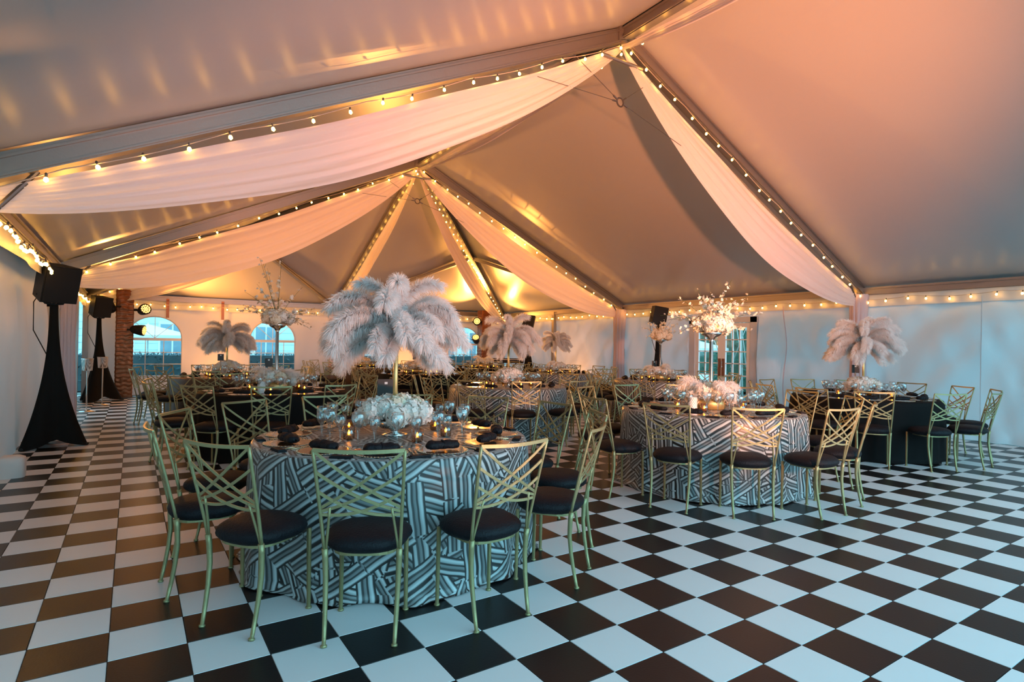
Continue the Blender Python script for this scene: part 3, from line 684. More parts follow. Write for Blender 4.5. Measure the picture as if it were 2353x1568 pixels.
# ------------------------------------------------------------------ chair with criss-cross back
def chair_parts():
    P = []
    def back_y(x, z):           # lean and bow of the back
        return -0.165 - 0.115 * max(0, (z - 0.42) / 0.5) ** 1.15 - 0.030 * (1 - (x / 0.22) ** 2) * max(0, (z - .42) / .5)
    # cushion
    def fn(u, v):
        a = 2 * PI * u; ph = lerp(-PI / 2, PI / 2, v)
        ca, sa = math.cos(a), math.sin(a); q = (abs(ca) ** 2.6 + abs(sa) ** 2.6) ** (-1 / 2.6)
        r = math.cos(ph) ** 0.55 if abs(math.cos(ph)) > 1e-6 else 0
        z = 0.450 + (0.056 * math.sin(ph) if ph > 0 else 0.055 * math.sin(ph))
        wx = 0.212 * (0.94 + 0.06 * (sa > 0)); wy = 0.198
        return Vector((wx * q * r * ca, 0.005 + wy * q * r * sa, z))
    P.append(('seat', MB().grid(fn, 28, 12, closed_u=True).mesh('seat', M_VELVET, True)))
    fr = MB()
    ring = [(0.150 * math.copysign(abs(math.cos(a)) ** .6, math.cos(a)), 0.0 + 0.150 * math.copysign(abs(math.sin(a)) ** .6, math.sin(a)), 0.412) for a in [k * 2 * PI / 20 for k in range(21)]]
    fr.tube(ring, 1, flat=(0.012, 0.026, (0, 0, 1)), cap=False)
    P.append(('seat_frame', fr.mesh('seat_frame', M_GOLD)))
    for s_ in (-1, 1):
        P.append(('leg', MB().tube([(s_ * .168, .168, 0), (s_ * .168, .168, .008), (s_ * .168, .168, .009), (s_ * .166, .163, .42)], [.016, .016, .0105, .0125], 8).mesh('front_leg', M_GOLD, True)))
    for s_ in (-1, 1):
        zz = [0, .01, .011, .10, .20, .30, .40, .44]
        P.append(('leg', MB().tube([(s_ * (.160 + .012 * (z_ / .44)), -0.205 + 0.048 * math.sin(min(1, z_ / .36) * PI / 2) - 0.012 * max(0, (z_ - .36) / .08), z_) for z_ in zz], [.015, .015, .0095, .011, .012, .013, .0145, .015], 8).mesh('rear_leg', M_GOLD, True)))
    for s_ in (-1, 1):
        pts = []
        for k in range(9):
            z_ = lerp(.43, .92, k / 8); x = s_ * lerp(.174, .204, (k / 8)); pts.append((x, back_y(x, z_), z_))
        P.append(('back_post', MB().tube(pts, 0.0085, 6).mesh('back_post', M_GOLD, True)))
        pts = []
        for k in range(5):
            z_ = lerp(.43, .645, k / 4); x = s_ * lerp(.168, .140, k / 4); pts.append((x, back_y(x, z_), z_))
        P.append(('back_rod', MB().tube(pts, 0.0065, 6).mesh('back_rod', M_GOLD, True)))
    def strap(x0, z0, x1, z1, belly, nm='strap'):
        pts = []
        for k in range(11):
            f_ = k / 10; x = lerp(x0, x1, f_); z_ = lerp(z0, z1, f_) - belly * 4 * f_ * (1 - f_)
            pts.append((x, back_y(x, z_), z_))
        return MB().tube(pts, 1, flat=(0.0135, 0.006, (0, 1, 0))).mesh(nm, M_GOLD)
    top = [(lerp(-.204, .204, k / 10), back_y(lerp(-.204, .204, k / 10), .92), .92 - 0.006 * math.sin(PI * k / 10)) for k in range(11)]
    P.append(('top_rail', MB().tube(top, 1, flat=(0.017, 0.010, (0, 1, 0))).mesh('top_rail', M_GOLD)))
    for s_ in (-1, 1):
        P.append(('strap', strap(-s_ * .202, .915, s_ * .186, .640, .012)))
        P.append(('strap', strap(-s_ * .197, .815, s_ * .184, .625, .022)))
        P.append(('strap', strap(-s_ * .190, .720, s_ * .182, .610, .038)))
    return P
CHAIR = chair_parts()
def chair(loc, rz, label, group):
    c = thing('dining_chair', label, 'chair', loc, rz, group)
    for nm, me in CHAIR: link(nm, me, c)
    return c

# ------------------------------------------------------------------ table cloth
def cloth_mesh(mat, seed, rt=0.915, zt=0.765):
    rnd = random.Random(seed); n = 144
    lob = [(rnd.choice((5, 7, 9)), rnd.uniform(0, 6.28), 0.015), (rnd.choice((11, 13, 14)), rnd.uniform(0, 6.28), 0.022), (rnd.choice((17, 19, 23)), rnd.uniform(0, 6.28), 0.012)]
    rings = [(0.0, 0)] + [(rt * k / 6, 0) for k in range(1, 6)] + [(rt - .012, 0), (rt - .003, 0.006)] + [(rt + 0.004, 0.015)] + [(rt + 0.01, zt * k / 13) for k in range(1, 13)] + [(rt + 0.015, zt - .012), (rt + 0.035, zt - .006)]
    mb = MB(); uvs = []; vs = []; fs = []
    acc = 0
    for q, (r, d) in enumerate(rings):
        for j in range(n):
            a = 2 * PI * j / n
            k = min(1, max(0, (d - .02) / zt)) ** 0.8
            fold = sum(A * math.sin(m_ * a + ph + 0.6 * k) for m_, ph, A in lob) * k
            rr = r + fold + (0.028 * k if d > .02 else 0)
            z = zt - d
            if d > zt - .05: rr += 0.025 * noise.noise(Vector((math.cos(a) * 5, math.sin(a) * 5, seed))); z = max(0.003, z + 0.012 * abs(noise.noise(Vector((math.cos(a) * 9, math.sin(a) * 9, seed)))))
            vs.append((rr * math.cos(a), rr * math.sin(a), z))
            uvs.append((r * math.cos(a), r * math.sin(a)) if d < .001 else (a * rt * 1.0, 3.0 + d + r - rt))
    for q in range(len(rings) - 1):
        for j in range(n):
            fs.append((q * n + j, q * n + (j + 1) % n, (q + 1) * n + (j + 1) % n, (q + 1) * n + j))
    mb.add(vs, fs); me = mb.mesh('tablecloth', mat, True)
    ul = me.uv_layers.new(name='UVMap')
    for p in me.polygons:
        wrap = any(v_ % n == 0 for v_ in p.vertices) and any(v_ % n == n - 1 for v_ in p.vertices)
        side = max(p.vertices) // n > 7
        for li, vi in zip(p.loop_indices, p.vertices):
            u, v_ = uvs[vi]
            if side and vi // n <= 6: a = 2 * PI * (vi % n) / n; u, v_ = a * rt, 3.0
            if side and wrap and vi % n == 0: u += 2 * PI * rt
            ul.data[li].uv = (u, v_)
    return me
TOP = MB().lathe([(0, .735), (.905, .735), (.905, .760), (0, .760)], 48).mesh('tabletop', M_TRUNK)
PED = MB().lathe([(.36, .0), (.36, .02), (.06, .05), (.05, .70), (.2, .735)], 20).mesh('pedestal', M_STEEL, True)

# ------------------------------------------------------------------ tableware
def goblet(bowl_r, bowl_h, stem, rim):
    z0 = 0.006 + stem; p = [(0.034, 0), (0.034, .003), (.006, .008), (.0045, .02), (.0045, z0 - .01), (.012, z0)]
    for k in range(1, 9):
        f_ = k / 8; p.append((bowl_r * math.sin(min(1, f_ * 1.35) * PI / 2) - (bowl_r - rim) * max(0, (f_ - .55) / .45) ** 1.5, z0 + bowl_h * f_))
    q = [(r - .0012, z_) for r, z_ in p[-1:5:-1]] + [(0.0, z0 + .004)]
    return p + q
GOB = MB().lathe(goblet(.044, .118, .085, .037), 16).mesh('water_goblet', M_GLASS, True)
WINE = MB().lathe(goblet(.036, .100, .074, .030), 16).mesh('wine_glass', M_GLASS, True)
CH_PLATE = MB().lathe([(.095, .0), (.10, .002), (.158, .006), (.160, .008), (.150, .009), (.098, .006), (0, .006)], 32).mesh('plate', M_CHARGER, True)
rim_ = MB()
for k in range(48):
    a = 2 * PI * k / 48; rim_.add([Vector((.159 * math.cos(a), .159 * math.sin(a), .0075)) + Vector(d) * .0055 for d in ((1, 0, 0), (0, 1, 0), (-1, 0, 0), (0, -1, 0), (0, 0, 1), (0, 0, -1))], [(0, 1, 4), (1, 2, 4), (2, 3, 4), (3, 0, 4), (1, 0, 5), (2, 1, 5), (3, 2, 5), (0, 3, 5)])
CH_RIM = rim_.mesh('beaded_rim', M_PLATERIM, True)
def napkin_mesh(seed):
    def fn(u, v):
        a = 2 * PI * u; x = lerp(-.105, .105, v); e = max(0.02, (1 - abs(2 * v - 1) ** 6)) ** .5
        pinch = 1 - 0.08 * math.exp(-((v - .5) / .10) ** 2) + 0.16 * noise.noise(Vector((v * 6, seed, a)))
        return Vector((x, .042 * e * pinch * math.cos(a), max(-.018, .030 * e * pinch * math.sin(a) + .006 * noise.noise(Vector((v * 9, math.cos(a) * 2, seed + math.sin(a) * 2))))))
    return MB().grid(fn, 18, 20, closed_u=True).mesh('napkin', M_VELVET, True)
NAPS = [napkin_mesh(k) for k in range(3)]
NAPRING = MB().tube([(0.004 * math.sin(3 * a), 0.036 * math.cos(a), max(-.010, .028 * math.sin(a))) for a in [k * PI / 8 for k in range(17)]], 0.007, 5).mesh('tie', M_VELVET, True)
FORK = MB().tube([(0, -.10, .004), (0, -.02, .006), (0, .03, .010)], [.005, .0035, .004], 5)
for x in (-.008, -.0027, .0027, .008): FORK.tube([(x * .6, .03, .010), (x, .045, .007), (x, .085, .006)], [.0018, .0015, .001], 4)
FORK = FORK.mesh('fork', M_PLATERIM, True)
KNIFE = MB().tube([(0, -.11, .005), (0, -.01, .005)], .005, 6).tube([(0, -.01, .005), (0, .10, .005), (.004, .12, .005)], 1, flat=(.016, .002, (0, 0, 1))).mesh('knife', M_PLATERIM, True)
STRIP = MB().box((0, 0, .005), (.05, .12, .010)).box((.004, .004, .013), (.042, .11, .006)).mesh('folded_strip', M_VELVET)
VOT = MB().lathe([(.028, 0), (.036, .004), (.041, .085), (.039, .085), (.034, .008), (0, .006)], 14).mesh('cup', M_VOTIVE, True)
WAXM = MB().lathe([(0, .007), (.026, .007), (.026, .030), (0, .030)], 12).mesh('wax', M_WAX, True)
FLM = MB().lathe([(0, .030), (.006, .036), (.008, .044), (.004, .056), (0, .064)], 8).mesh('flame', M_FLAME, True)
def votive(loc, label, group):
    v_ = thing('votive_candle', label, 'candle', loc, 0, group)
    link('cup', VOT, v_); link('wax', WAXM, v_); link('flame', FLM, v_)

# ------------------------------------------------------------------ feathers and flowers
def feather_mesh(elev, bend, L_=0.52, nb=1000, wid=0.105, seed=0):
    rnd = random.Random(seed); mb = MB()
    sp = []; p = Vector((0, 0, 0)); n = 24
    for k in range(n + 1):
        f_ = k / n; a = elev - bend * f_ ** 1.6
        sp.append((p.copy(), Vector((math.cos(a), 0, math.sin(a))))); p = p + Vector((math.cos(a), 0, math.sin(a))) * L_ / n
    mb.tube([q[0] for q in sp], [0.0035 * (1 - k / (n + 2)) + .0006 for k in range(n + 1)], 4, mi=1)
    for b in range(nb):
        t_ = 0.10 + 0.90 * rnd.random() ** 0.85; k = min(n - 1, int(t_ * n)); fk = t_ * n - k
        o = sp[k][0].lerp(sp[k + 1][0], min(1, fk)); tg = sp[k][1]
        nn = Vector((-tg.z, 0, tg.x)); sd = Vector((0, 1, 0))
        phi = rnd.choice((0, PI)) + rnd.gauss(0, 0.75)
        d = sd * math.cos(phi) + nn * math.sin(phi)
        ln = wid * (0.40 + 0.60 * math.sin(min(1, t_ * 1.5) * PI / 2)) * rnd.uniform(.7, 1.08)
        d = (d + tg * rnd.uniform(.1, .6) + (tg * rnd.uniform(0, 1.5) if t_ > .93 else Vector((0, 0, 0)))).normalized()
        p1 = o + d * ln * .55; p2 = o + d * ln * .95 + tg * ln * .12 + Vector((0, 0, -ln * rnd.uniform(.08, .35)))
        wv = d.cross(Vector((rnd.uniform(-1, 1), rnd.uniform(-1, 1), rnd.uniform(-1, 1)))).normalized() * rnd.uniform(.0014, .0026)
        mb.add([o - wv, o + wv, p1 - wv, p1 + wv, p2 - wv * .4, p2 + wv * .4], [(0, 1, 3, 2), (2, 3, 5, 4)])
    return mb.mesh('feather', [M_FEATHER, M_QUILL])
FE = [[feather_mesh(math.radians(e), math.radians(b), L_, 2200, 0.078, 11 * i + s_) for s_ in range(2)] for i, (e, b, L_) in enumerate([(82, 105, .46), (58, 112, .50), (34, 105, .52), (14, 80, .50), (-8, 50, .42)])]
def petal(mb, o, d, up, ln, wd, curl, mi=0):
    sd = d.cross(up).normalized()
    c = [o, o + d * ln * .45 - sd * wd * .5 + up * curl * .3, o + d * ln * .45 + sd * wd * .5 + up * curl * .3, o + d * ln * .95 - sd * wd * .2 + up * curl, o + d * ln * .95 + sd * wd * .2 + up * curl, o + d * ln * .45 + up * curl * .1]
    mb.add(c, [(0, 5, 1), (0, 2, 5), (1, 5, 3), (5, 4, 3), (5, 2, 4)], mi)
def orchid_mesh(mat, seed):
    rnd = random.Random(seed); mb = MB(); up = Vector((0, 0, 1))
    for k in range(5):
        a = 2 * PI * k / 5 + rnd.uniform(-.15, .15); petal(mb, Vector((0, 0, 0)), Vector((math.cos(a), math.sin(a), 0)), up, .045, .038, rnd.uniform(-.004, .012))
    for k in range(3):
        a = 2 * PI * k / 3; petal(mb, Vector((0, 0, .004)), Vector((math.cos(a) * .6, math.sin(a) * .6, .8)), Vector((math.cos(a), math.sin(a), 0)), .018, .014, .004)
    return mb.mesh('blossom', mat, True)
ORCH = [orchid_mesh(M_PETAL, 1), orchid_mesh(M_PETAL, 2), orchid_mesh(M_CREAM, 3)]
def hydrangea_mesh(mat, seed, r=0.085, nf=70):
    rnd = random.Random(seed); mb = MB(); mb.ico((0, 0, 0), r * .62, 1)
    for k in range(nf):
        z = 1 - 2 * (k + .5) / nf; th = k * 2.39996; s_ = math.sqrt(1 - z * z); nrm = Vector((s_ * math.cos(th), s_ * math.sin(th), z))
        t1 = nrm.orthogonal().normalized(); t2 = nrm.cross(t1); o = nrm * r * rnd.uniform(.74, 1.0); a0 = rnd.uniform(0, 6)
        for q in range(4):
            a = a0 + q * PI / 2; petal(mb, o, t1 * math.cos(a) + t2 * math.sin(a), nrm, .029, .027, rnd.uniform(-.006, .012))
    return mb.mesh('flower_head', mat, True)
HYD = [hydrangea_mesh(M_PETAL, 1), hydrangea_mesh(M_PETAL, 2), hydrangea_mesh(M_CREAM, 3)]
LIMEM = MB().ico((0, 0, 0), .030, 2).mesh('green_bloom', M_LIME)
BOWL_LOW = MB().lathe([(.085, 0), (.09, .006), (.03, .02), (.03, .035), (.10, .055), (.16, .11), (.155, .11), (.09, .06), (0, .05)], 28).mesh('bowl', M_SILVER, True)
BOX_GOLD = MB().lathe([(.13, 0), (.15, .01), (.16, .12), (.15, .12), (.12, .02), (0, .015)], 24).mesh('bowl', M_GOLDPOLE, True)
SPRIG = feather_mesh(math.radians(35), math.radians(95), .24, 420, 0.062, 91)
def mound(parent, rnd, rad, zb, cream=0.2, feathers=0, n=20, mesh_bowl=None, flat=0.75):
    link('bowl', mesh_bowl or BOWL_LOW, parent, (0, 0, 0))
    for k in range(n):
        f_ = (k + .5) / n; r = rad * math.sqrt(f_); a = k * 2.39996 + rnd.uniform(-.2, .2)
        z = zb + .09 * flat * (1 - f_) + rnd.uniform(-.012, .012) - (0.025 if f_ > .8 else 0)
        link('flower_head', HYD[2 if rnd.random() < cream else rnd.randrange(2)], parent, (r * math.cos(a), r * math.sin(a), z), (rnd.uniform(0, 3), rnd.uniform(0, 3), rnd.uniform(0, 6)), (rnd.uniform(.72, 1.05),) * 3)
    for k in range(16):
        a = rnd.uniform(0, 6.28); r = rad * rnd.uniform(.55, 1.12); tilt = rnd.uniform(.2, 1.1)
        link('blossom', ORCH[rnd.choice((0, 1, 2))], parent, (r * math.cos(a), r * math.sin(a), zb + .07 - .10 * (r / rad - .5)), (0, tilt, a), (rnd.uniform(1.2, 1.9),) * 3)
    for k in range(feathers):
        a = 2 * PI * k / feathers + rnd.uniform(-.3, .3)
        link('feather', SPRIG, parent, (.06 * math.cos(a), .06 * math.sin(a), zb + .02), (0, rnd.uniform(-.5, .25), a), (rnd.uniform(.8, 1.3),) * 3)
def plume(loc, rz, seed, label, hub=1.40, scale=1.0, rad=0.24, hgt=0.0, dens=1.0):
    rnd = random.Random(seed); c = thing('feather_centerpiece', label, 'centerpiece', loc, rz, 'feather centerpieces')
    mound(c, rnd, rad, .15, 0.15, 0, 18)
    z0 = hub - loc[2]
    put('pole', MB().tube([(0, 0, .08), (0, 0, z0 + .02)], 0.0165, 12), M_GOLDPOLE, c, True)
    put('hub', MB().ico((0, 0, z0), 0.055, 2), M_QUILL, c, True)
    for lay, cnt in enumerate([4, 6, 8, 9, 7]):
        cnt = int(cnt * dens)
        for k in range(cnt):
            a = 2 * PI * (k + .5 * (lay % 2)) / cnt + rnd.uniform(-.18, .18)
            s_ = scale * rnd.uniform(.88, 1.10)
            link('feather', FE[lay][rnd.randrange(2)], c, (.02 * math.cos(a), .02 * math.sin(a), z0 + .02 * (2 - lay)), (rnd.uniform(-.25, .25), rnd.uniform(-.14, .14), a), (s_, s_, s_))
    return c
def orchid_tower(loc, rz, seed, label, bowl=1.50, spread=0.55, tall=0.45, cream=0.2, n_spray=15, green=True, base_rad=.20):
    rnd = random.Random(seed); c = thing('orchid_centerpiece', label, 'centerpiece', loc, rz, 'orchid centerpieces')
    mound(c, rnd, base_rad, .15, .35, 9, 14, BOX_GOLD)
    z0 = bowl - loc[2]
    put('column', MB().lathe([(.05, .06), (.03, .09), (.022, .20), (.020, z0 - .08), (.03, z0 - .06)], 16), M_SILVER, c, True)
    put('trumpet_bowl', MB().lathe([(.03, z0 - .06), (.04, z0 - .04), (.09, z0 - .015), (.12, z0 + .02), (.115, z0 + .02), (.06, z0 - .01), (0, z0 - .02)], 24), M_SILVER, c, True)
    for k in range(17):
        f_ = (k + .5) / 17; r = .17 * math.sqrt(f_); a = k * 2.39996
        link('flower_head', HYD[2 if rnd.random() < cream else rnd.randrange(2)], c, (r * math.cos(a), r * math.sin(a), z0 + .07 + .10 * (1 - f_)), (rnd.uniform(0, 3), rnd.uniform(0, 3), 0), (rnd.uniform(.8, 1.1),) * 3)
    if green:
        for dx in (-.035, .045): link('green_bloom', LIMEM, c, (dx, -.17, z0 + .065 + dx * .2))
    for k in range(n_spray):
        a = 2 * PI * k / n_spray + rnd.uniform(-.2, .2); el = rnd.uniform(.1, 1.35); ln = lerp(spread, tall, el / 1.35) * rnd.uniform(.75, 1.15)
        pts = []
        for q in range(9):
            f_ = q / 8; pts.append(Vector((math.cos(a) * math.cos(el) * ln * f_ , math.sin(a) * math.cos(el) * ln * f_, z0 + .08 + math.sin(el) * ln * f_ - .28 * ln * f_ * f_ * math.cos(el))))
        st = put('stem', MB().tube(pts, [.0035 * (1 - .6 * q / 8) for q in range(9)], 4), M_STEM, c)
        for q in range(rnd.randint(11, 15)):
            f_ = rnd.uniform(.3, 1.0); i_ = min(7, int(f_ * 8)); p_ = pts[i_].lerp(pts[i_ + 1], f_ * 8 - i_)
            p_ = p_ + Vector((rnd.uniform(-.028, .028), rnd.uniform(-.028, .028), rnd.uniform(-.02, .03)))
            s_ = lerp(.72, .30, (f_ - .3) / .7) * rnd.uniform(.8, 1.2)
            link('blossom', ORCH[2 if rnd.random() < cream else rnd.randrange(2)], st, p_, (rnd.uniform(-1.2, 1.2), rnd.uniform(-1.2, 1.2), rnd.uniform(0, 6)), (s_,) * 3)
    return c
def low_flowers(loc, rz, seed, label):
    rnd = random.Random(seed); c = thing('flower_arrangement', label, 'flowers', loc, rz, 'low flower arrangements'); mound(c, rnd, .24, .16, .5, 6, 18, BOX_GOLD); return c
def place_card(loc, rz, label, h_=0.20, w_=0.10, ch=0.13):
    c = thing('table_card', label, 'card', loc, rz, 'black table cards')
    put('holder', MB().lathe([(.035, 0), (.035, .008), (.004, .014), (.004, h_)], 14).box((0, 0, h_ + .01), (.02, .012, .02)), M_SILVER, c, True)
    b_ = put('card', MB().box((0, 0, h_ + .015 + ch / 2), (w_, .004, ch)), M_CARD, c)
    put('print', MB().box((0, -.0026, h_ + .015 + ch * .80), (.022, .001, .018)), M_PRINT, b_)
VASE = MB().lathe([(.040, 0), (.042, .006), (.042, .15), (.038, .15), (.036, .02), (0, .015)], 20)
for k in range(14):
    for q in range(9):
        a = 2 * PI * (k + .5 * (q % 2)) / 14; VASE.add([Vector((.042 * math.cos(a), .042 * math.sin(a), .014 + q * .0155)) + Vector(d) * .007 for d in ((1, 0, 0), (0, 1, 0), (-1, 0, 0), (0, -1, 0), (0, 0, 1), (0, 0, -1))], [(0, 1, 4), (1, 2, 4), (2, 3, 4), (3, 0, 4), (1, 0, 5), (2, 1, 5), (3, 2, 5), (0, 3, 5)])
VASE = VASE.mesh('beaded_vase', M_WHITE, True)

# ------------------------------------------------------------------ the eleven tables
ZT = 0.765
def cam_face(x, y):
    d = CAM - Vector((x, y, 0)); return math.atan2(d.y, d.x) + PI / 2      # local -Y looks at the camera side
TABLES = [  # x, y, cloth, first chair angle, kind, phrase
    (-0.22, 1.68, M_WEAVE, 3, 'plume', 'striped-cloth table under the fullest plume', 'round table in striped ribbon cloth under the fullest white feather plume'),
    (3.38, 1.82, M_WEAVE, 22.6, 'orchid', 'striped-cloth orchid table beside the black feather table', 'round table in striped ribbon cloth with orchids, next to the black feather table'),
    (6.87, 1.94, M_BLACKCLOTH, 1.5, 'plume', 'black-cloth feather table by the right wall', 'round table in black cloth with a feather plume, by the plain right wall'),
    (-0.17, 5.90, M_BLACKCLOTH, 15, 'orchid', 'black-cloth orchid table', 'round table in black cloth with a tall orchid spray and pale base flowers'),
    (3.27, 5.60, M_WEAVE, 8, 'plume', 'striped-cloth feather table in the hall middle', 'round table in striped ribbon cloth with a feather plume, in the middle of the hall'),
    (7.10, 5.90, M_WEAVE, 0, 'orchid', 'striped-cloth orchid table before the french doors', 'round table in striped ribbon cloth with peach orchids, in front of the french doors'),
    (-0.30, 9.60, M_SEQUIN, 10, 'plume', 'bronze-cloth feather table', 'round table in bronze sequin cloth with a feather plume'),
    (3.55, 9.60, M_BLACKCLOTH, 22, 'low', 'black-cloth low-flower table in mid hall', 'round table in black cloth with only low cream flowers'),
    (6.85, 9.00, M_WEAVE, 5, 'plume', 'striped-cloth feather table near the keyboard', 'round table in striped ribbon cloth with a feather plume, nearest the keyboard'),
    (3.50, 13.45, M_SEQUIN, 12, 'low', 'bronze-cloth low-flower table by the back windows', 'round table in bronze sequin cloth with low flowers, by the back windows'),
    (6.70, 12.15, M_BLACKCLOTH, 18, 'low', 'black-cloth low-flower table beside the light tower', 'round table in black cloth with low amber flowers, beside the second light tower')]
for k, (tx, ty, cm, a0, kind, ph, lab) in enumerate(TABLES):
    rnd = random.Random(100 + k)
    t_ = thing('round_table', lab, 'table', (tx, ty, 0), 0, 'round banquet tables')
    link('tablecloth', cloth_mesh(cm, k + 1), t_); link('tabletop', TOP, t_); link('pedestal', PED, t_)
    near = k in (0, 1)
    for q in range(12):
        a = math.radians(a0 + 30 * q + rnd.uniform(-2, 2)); ca, sa = math.cos(a), math.sin(a)
        if k == 0:
            a = math.radians([183, 213.6, 242.3, 271.3, 303, 333, 2, 32, 62, 93, 123, 153][q]); ca, sa = math.cos(a), math.sin(a)
        rc = 1.170 + (rnd.uniform(0.0, .05) if k else 0.0)
        side = ('french-door-wall', 'back-wall', 'loudspeaker-wall', 'entrance')[int(((math.degrees(a) + 45) % 360) // 90)] + ' side of the '
        chair((tx + rc * ca, ty + rc * sa, 0), a + PI / 2 + rnd.uniform(-.06, .06), 'black-seated gold lattice-back chair, ' + side + ph, 'chairs at the ' + ph)
        # place setting
        pr_ = 0.715; tdir = a + PI / 2
        pl = thing('charger_plate', 'beaded-rim charger plate, ' + side + ph, 'plate', (tx + pr_ * ca, ty + pr_ * sa, ZT), a, 'charger plates on the ' + ph)
        pl.scale = (.94, .94, 1); link('plate', CH_PLATE, pl); link('beaded_rim', CH_RIM, pl)
        n_ = thing('napkin', 'rolled black napkin, ' + side + ph, 'napkin', (tx + pr_ * ca, ty + pr_ * sa, ZT + .034), tdir + rnd.uniform(-.25, .25), 'napkins on the ' + ph)
        link('cloth', NAPS[rnd.randrange(3)], n_); link('tie', NAPRING, n_)
        for gi, (me, nm, nn_, da, rr) in enumerate(((GOB, 'water_goblet', 'large water goblet', .15, .488), (WINE, 'wine_glass', 'small wine glass', .36, .478))):
            b_ = a + da + rnd.uniform(-.03, .03); r_ = rr + rnd.uniform(-.012, .012)
            tag(link(nm, me, None, (tx + r_ * math.cos(b_), ty + r_ * math.sin(b_), ZT), (0, 0, rnd.uniform(0, 3))), nn_ + ', ' + side + ph, 'glass', nn_ + 's on the ' + ph)
        if near:
            for me, nm, da in ((FORK, 'fork', -.240), (KNIFE, 'knife', .240)):
                b_ = a + da; tag(link(nm, me, None, (tx + .70 * math.cos(b_), ty + .70 * math.sin(b_), ZT), (0, 0, b_ + PI / 2)), 'slim gold-toned %s, ' % nm + side + ph, nm, nm + 's on the ' + ph)
            b_ = a + .262; tag(link('folded_strip', STRIP, None, (tx + .862 * math.cos(b_), ty + .862 * math.sin(b_), ZT), (0, 0, b_ + rnd.uniform(-.3, .3))), 'folded black cloth strip, ' + side + ph, 'cloth strip', 'black cloth strips on the ' + ph)
    nv = 6
    for q in range(nv):
        a = 2 * PI * q / nv + rnd.uniform(-.25, .25) + 0.4; r_ = rnd.uniform(.345, .375)
        votive((tx + r_ * math.cos(a), ty + r_ * math.sin(a), ZT), 'gold glass votive candle on the ' + ph, 'votives on the ' + ph)
    rz = cam_face(tx, ty)
    loc = (tx, ty, ZT)
    if kind == 'plume':
        hub = {0: 1.50, 2: 1.50, 4: 1.50, 6: 1.45, 8: 1.50}[k]
        plume(loc, rz, 40 + k, 'white feather plume on gold pole over the ' + ph, hub, {0: 1.0, 8: .75}.get(k, .98), .225 if k == 0 else .20, dens=1.0)
    elif kind == 'orchid':
        orchid_tower(loc, rz, 60 + k, {1: 'orchid spray with green blooms over the ', 3: 'loose orchid and twig spray over the ', 5: 'peach-lit orchid spray over the '}[k] + ph, {1: 1.56, 3: 1.62, 5: 1.56}[k], {1: .62, 3: .60, 5: .48}[k], {1: .50, 3: .85, 5: .45}[k], {1: .25, 3: .4, 5: .9}[k], {1: 24, 3: 18, 5: 15}[k], k == 1, .20)
    else: low_flowers(loc, rz, 80 + k, 'low cream flowers on the ' + ph)
    if k in (0, 2, 5, 6, 7, 3):
        d = Vector((math.cos(rz - PI / 2), math.sin(rz - PI / 2), 0)); r2 = Vector((-d.y, d.x, 0))
        off = {0: -.07 * r2 + -.39 * d, 2: -.10 * r2 - .40 * d, 5: -.12 * r2 - .4 * d, 6: -.10 * r2 + .40 * d, 7: -.12 * r2 - .4 * d, 3: -.1 * r2 - .40 * d}[k]
        place_card((tx + off.x, ty + off.y, ZT), rz + .15, 'black card on holder on the ' + ph, {0: .20, 2: .30, 5: .24}.get(k, .28), .13 if k == 0 else .10, .15 if k == 0 else .12)
    if k in (1, 3):
        d = Vector((math.cos(rz - PI / 2), math.sin(rz - PI / 2), 0)); r2 = Vector((-d.y, d.x, 0)); p_ = Vector(loc) + d * .425 - r2 * .17
        tag(link('beaded_vase', VASE, None, p_), 'white beaded cylinder vase on the ' + ph, 'vase')

# ------------------------------------------------------------------ outside
struct(put('ground', MB().add([(-60, -60, -.12), (70, -60, -.12), (70, 70, -.12), (-60, 70, -.12)], [(0, 1, 2, 3)]), M_LAWN), 'paved ground outside the marquee')
def leaf_block(name, c, size, n, mat, label, cat, lf=0.09, core=True, seed=0):
    rnd = random.Random(seed); o_ = thing(name, label, cat, (c[0], c[1], -.12), 0)
    mb = MB()
    for k in range(n):
        p = Vector([rnd.uniform(-.5, .5) * s_ for s_ in size]); ax = rnd.randrange(3); p[ax] = math.copysign(size[ax] / 2, rnd.uniform(-1, 1)) * rnd.uniform(.88, 1.06)
        a = Vector((rnd.gauss(0, 1), rnd.gauss(0, 1), rnd.gauss(0, 1))).normalized(); b = a.orthogonal().normalized(); s_ = lf * rnd.uniform(.6, 1.2)
        p.z += size[2] / 2
        mb.add([p - a * s_ * .5, p + b * s_ * .25, p + a * s_ * .5, p - b * s_ * .25], [(0, 1, 2, 3)])
    put('foliage', mb, mat, o_)['kind'] = 'stuff'
    if core: put('branches', MB().box((0, 0, size[2] / 2), (size[0] * .9, size[1] * .9, size[2] * .95)), mat, o_)
    return o_
leaf_block('hedge', (2.0, 19.0), (18, 1.0, 1.10), 5000, M_HEDGE, 'clipped hedge seen through the arched back windows', 'hedge', .12, seed=1)
leaf_block('hedge', (16.2, 9.2), (1.4, 3.6, 3.9), 7000, M_TREE, 'tall leafy hedge seen through the right leaf of the french doors', 'hedge', .14, seed=2)
leaf_block('hedge', (21.5, 14.5), (1.6, 12.0, 5.0), 6000, M_TREE, 'far row of trees beyond the parasols', 'hedge', .24, seed=3)
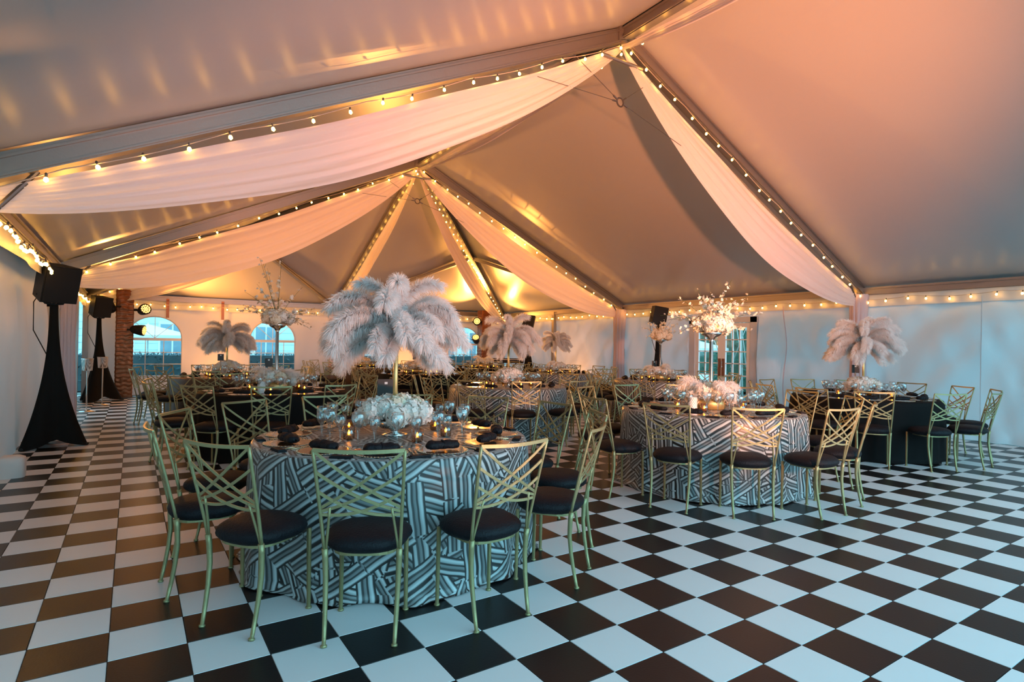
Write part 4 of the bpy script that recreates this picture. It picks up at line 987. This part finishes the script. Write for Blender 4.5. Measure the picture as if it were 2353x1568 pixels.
for q in range(5):
    rnd = random.Random(q); x, y = 13.4 + rnd.uniform(-.3, .3), 8.05 + q * .22
    tr = thing('tree_stem', 'slim pale tree stem in front of the tall hedge outside the french doors', 'tree', (x, y, -.12), 0, 'tree stems outside the french doors')
    put('trunk', MB().tube([(0, 0, 0), (rnd.uniform(-.2, .2), rnd.uniform(-.25, .25), 1.4), (rnd.uniform(-.5, .5), rnd.uniform(-.6, .6), 3.6)], [.035, .03, .02], 6), M_TRUNK, tr, True)
    put('branch', MB().tube([(0, 0, 1.0), (rnd.uniform(-.2, .2), rnd.uniform(-.7, .7), 2.3)], [.02, .01], 5), M_TRUNK, tr, True)
def house(x0, x1, y, h_):
    hs = thing('house', 'pale house facade with tall windows seen through the arched windows', 'house', ((x0 + x1) / 2, y, -.12)); wd = x1 - x0
    wl = put('wall', MB().box((0, 2, h_ / 2), (wd, 4, h_)), M_SIDING, hs)
    for k in range(int(h_ / .28)): put('siding_board', MB().box((0, -.012, .14 + k * .28), (wd, .03, .262)), M_SIDING, wl)
    put('roof', MB().add([(-wd / 2 - .4, -.5, h_), (wd / 2 + .4, -.5, h_), (wd / 2 + .4, 2, h_ + 1.6), (-wd / 2 - .4, 2, h_ + 1.6), (wd / 2 + .4, 4.5, h_), (-wd / 2 - .4, 4.5, h_)], [(0, 1, 2, 3), (3, 2, 4, 5), (0, 3, 5), (1, 4, 2)]), M_STEEL, hs)
    for k in range(int(wd / 1.9)):
        x = -wd / 2 + 1.0 + k * 1.9
        for zc in (1.55, 4.2):
            if zc + .8 > h_: continue
            w_ = put('window', MB().box((x, -.05, zc), (1.05, .06, 1.6)), M_WHITE, hs)
            for sx in (-1, 1):
                for sz in (-1, 1): put('pane', MB().box((x + sx * .24, -.075, zc + sz * .36), (.42, .02, .66)), M_HOUSEWIN, w_)
house(-7, 16, 27.0, 6.0)
def parasol(x, y, ht, r, label):
    p_ = thing('parasol', label, 'parasol', (x, y, -.12), 0, 'white parasols outside')
    put('pole', MB().tube([(0, 0, 0), (0, 0, ht + .05)], .025, 8), M_WHITE, p_)
    put('base', MB().lathe([(.28, 0), (.28, .05), (.05, .10)], 16), M_STEEL, p_)
    vs = [(0, 0, ht)] + [(r * math.cos(2 * PI * k / 8), r * math.sin(2 * PI * k / 8), ht - r * .26) for k in range(8)] + [(r * math.cos(2 * PI * k / 8), r * math.sin(2 * PI * k / 8), ht - r * .26 - .12) for k in range(8)]
    put('canopy', MB().add(vs, [(0, 1 + k, 1 + (k + 1) % 8) for k in range(8)] + [(1 + k, 9 + k, 9 + (k + 1) % 8, 1 + (k + 1) % 8) for k in range(8)]), M_CANVAS, p_)
parasol(-1.3, 22.0, 2.1, 1.5, 'white parasol in front of the pale house')
parasol(14.0, 10.5, 1.80, 0.95, 'white parasol seen through the french doors, nearer the tall hedge')
parasol(16.8, 13.2, 1.95, 1.2, 'white parasol seen through the french doors, farther off')
oc = thing('outdoor_table', 'table under a white cloth below the parasol outside the french doors', 'table', (12.6, 9.75, -.12))
put('cloth', MB().lathe([(0, .76), (.6, .76), (.62, .74), (.66, .05)], 24), M_CANVAS, oc, True); put('top', MB().lathe([(0, .72), (.58, .72), (.58, .75), (0, .75)], 24), M_TRUNK, oc)
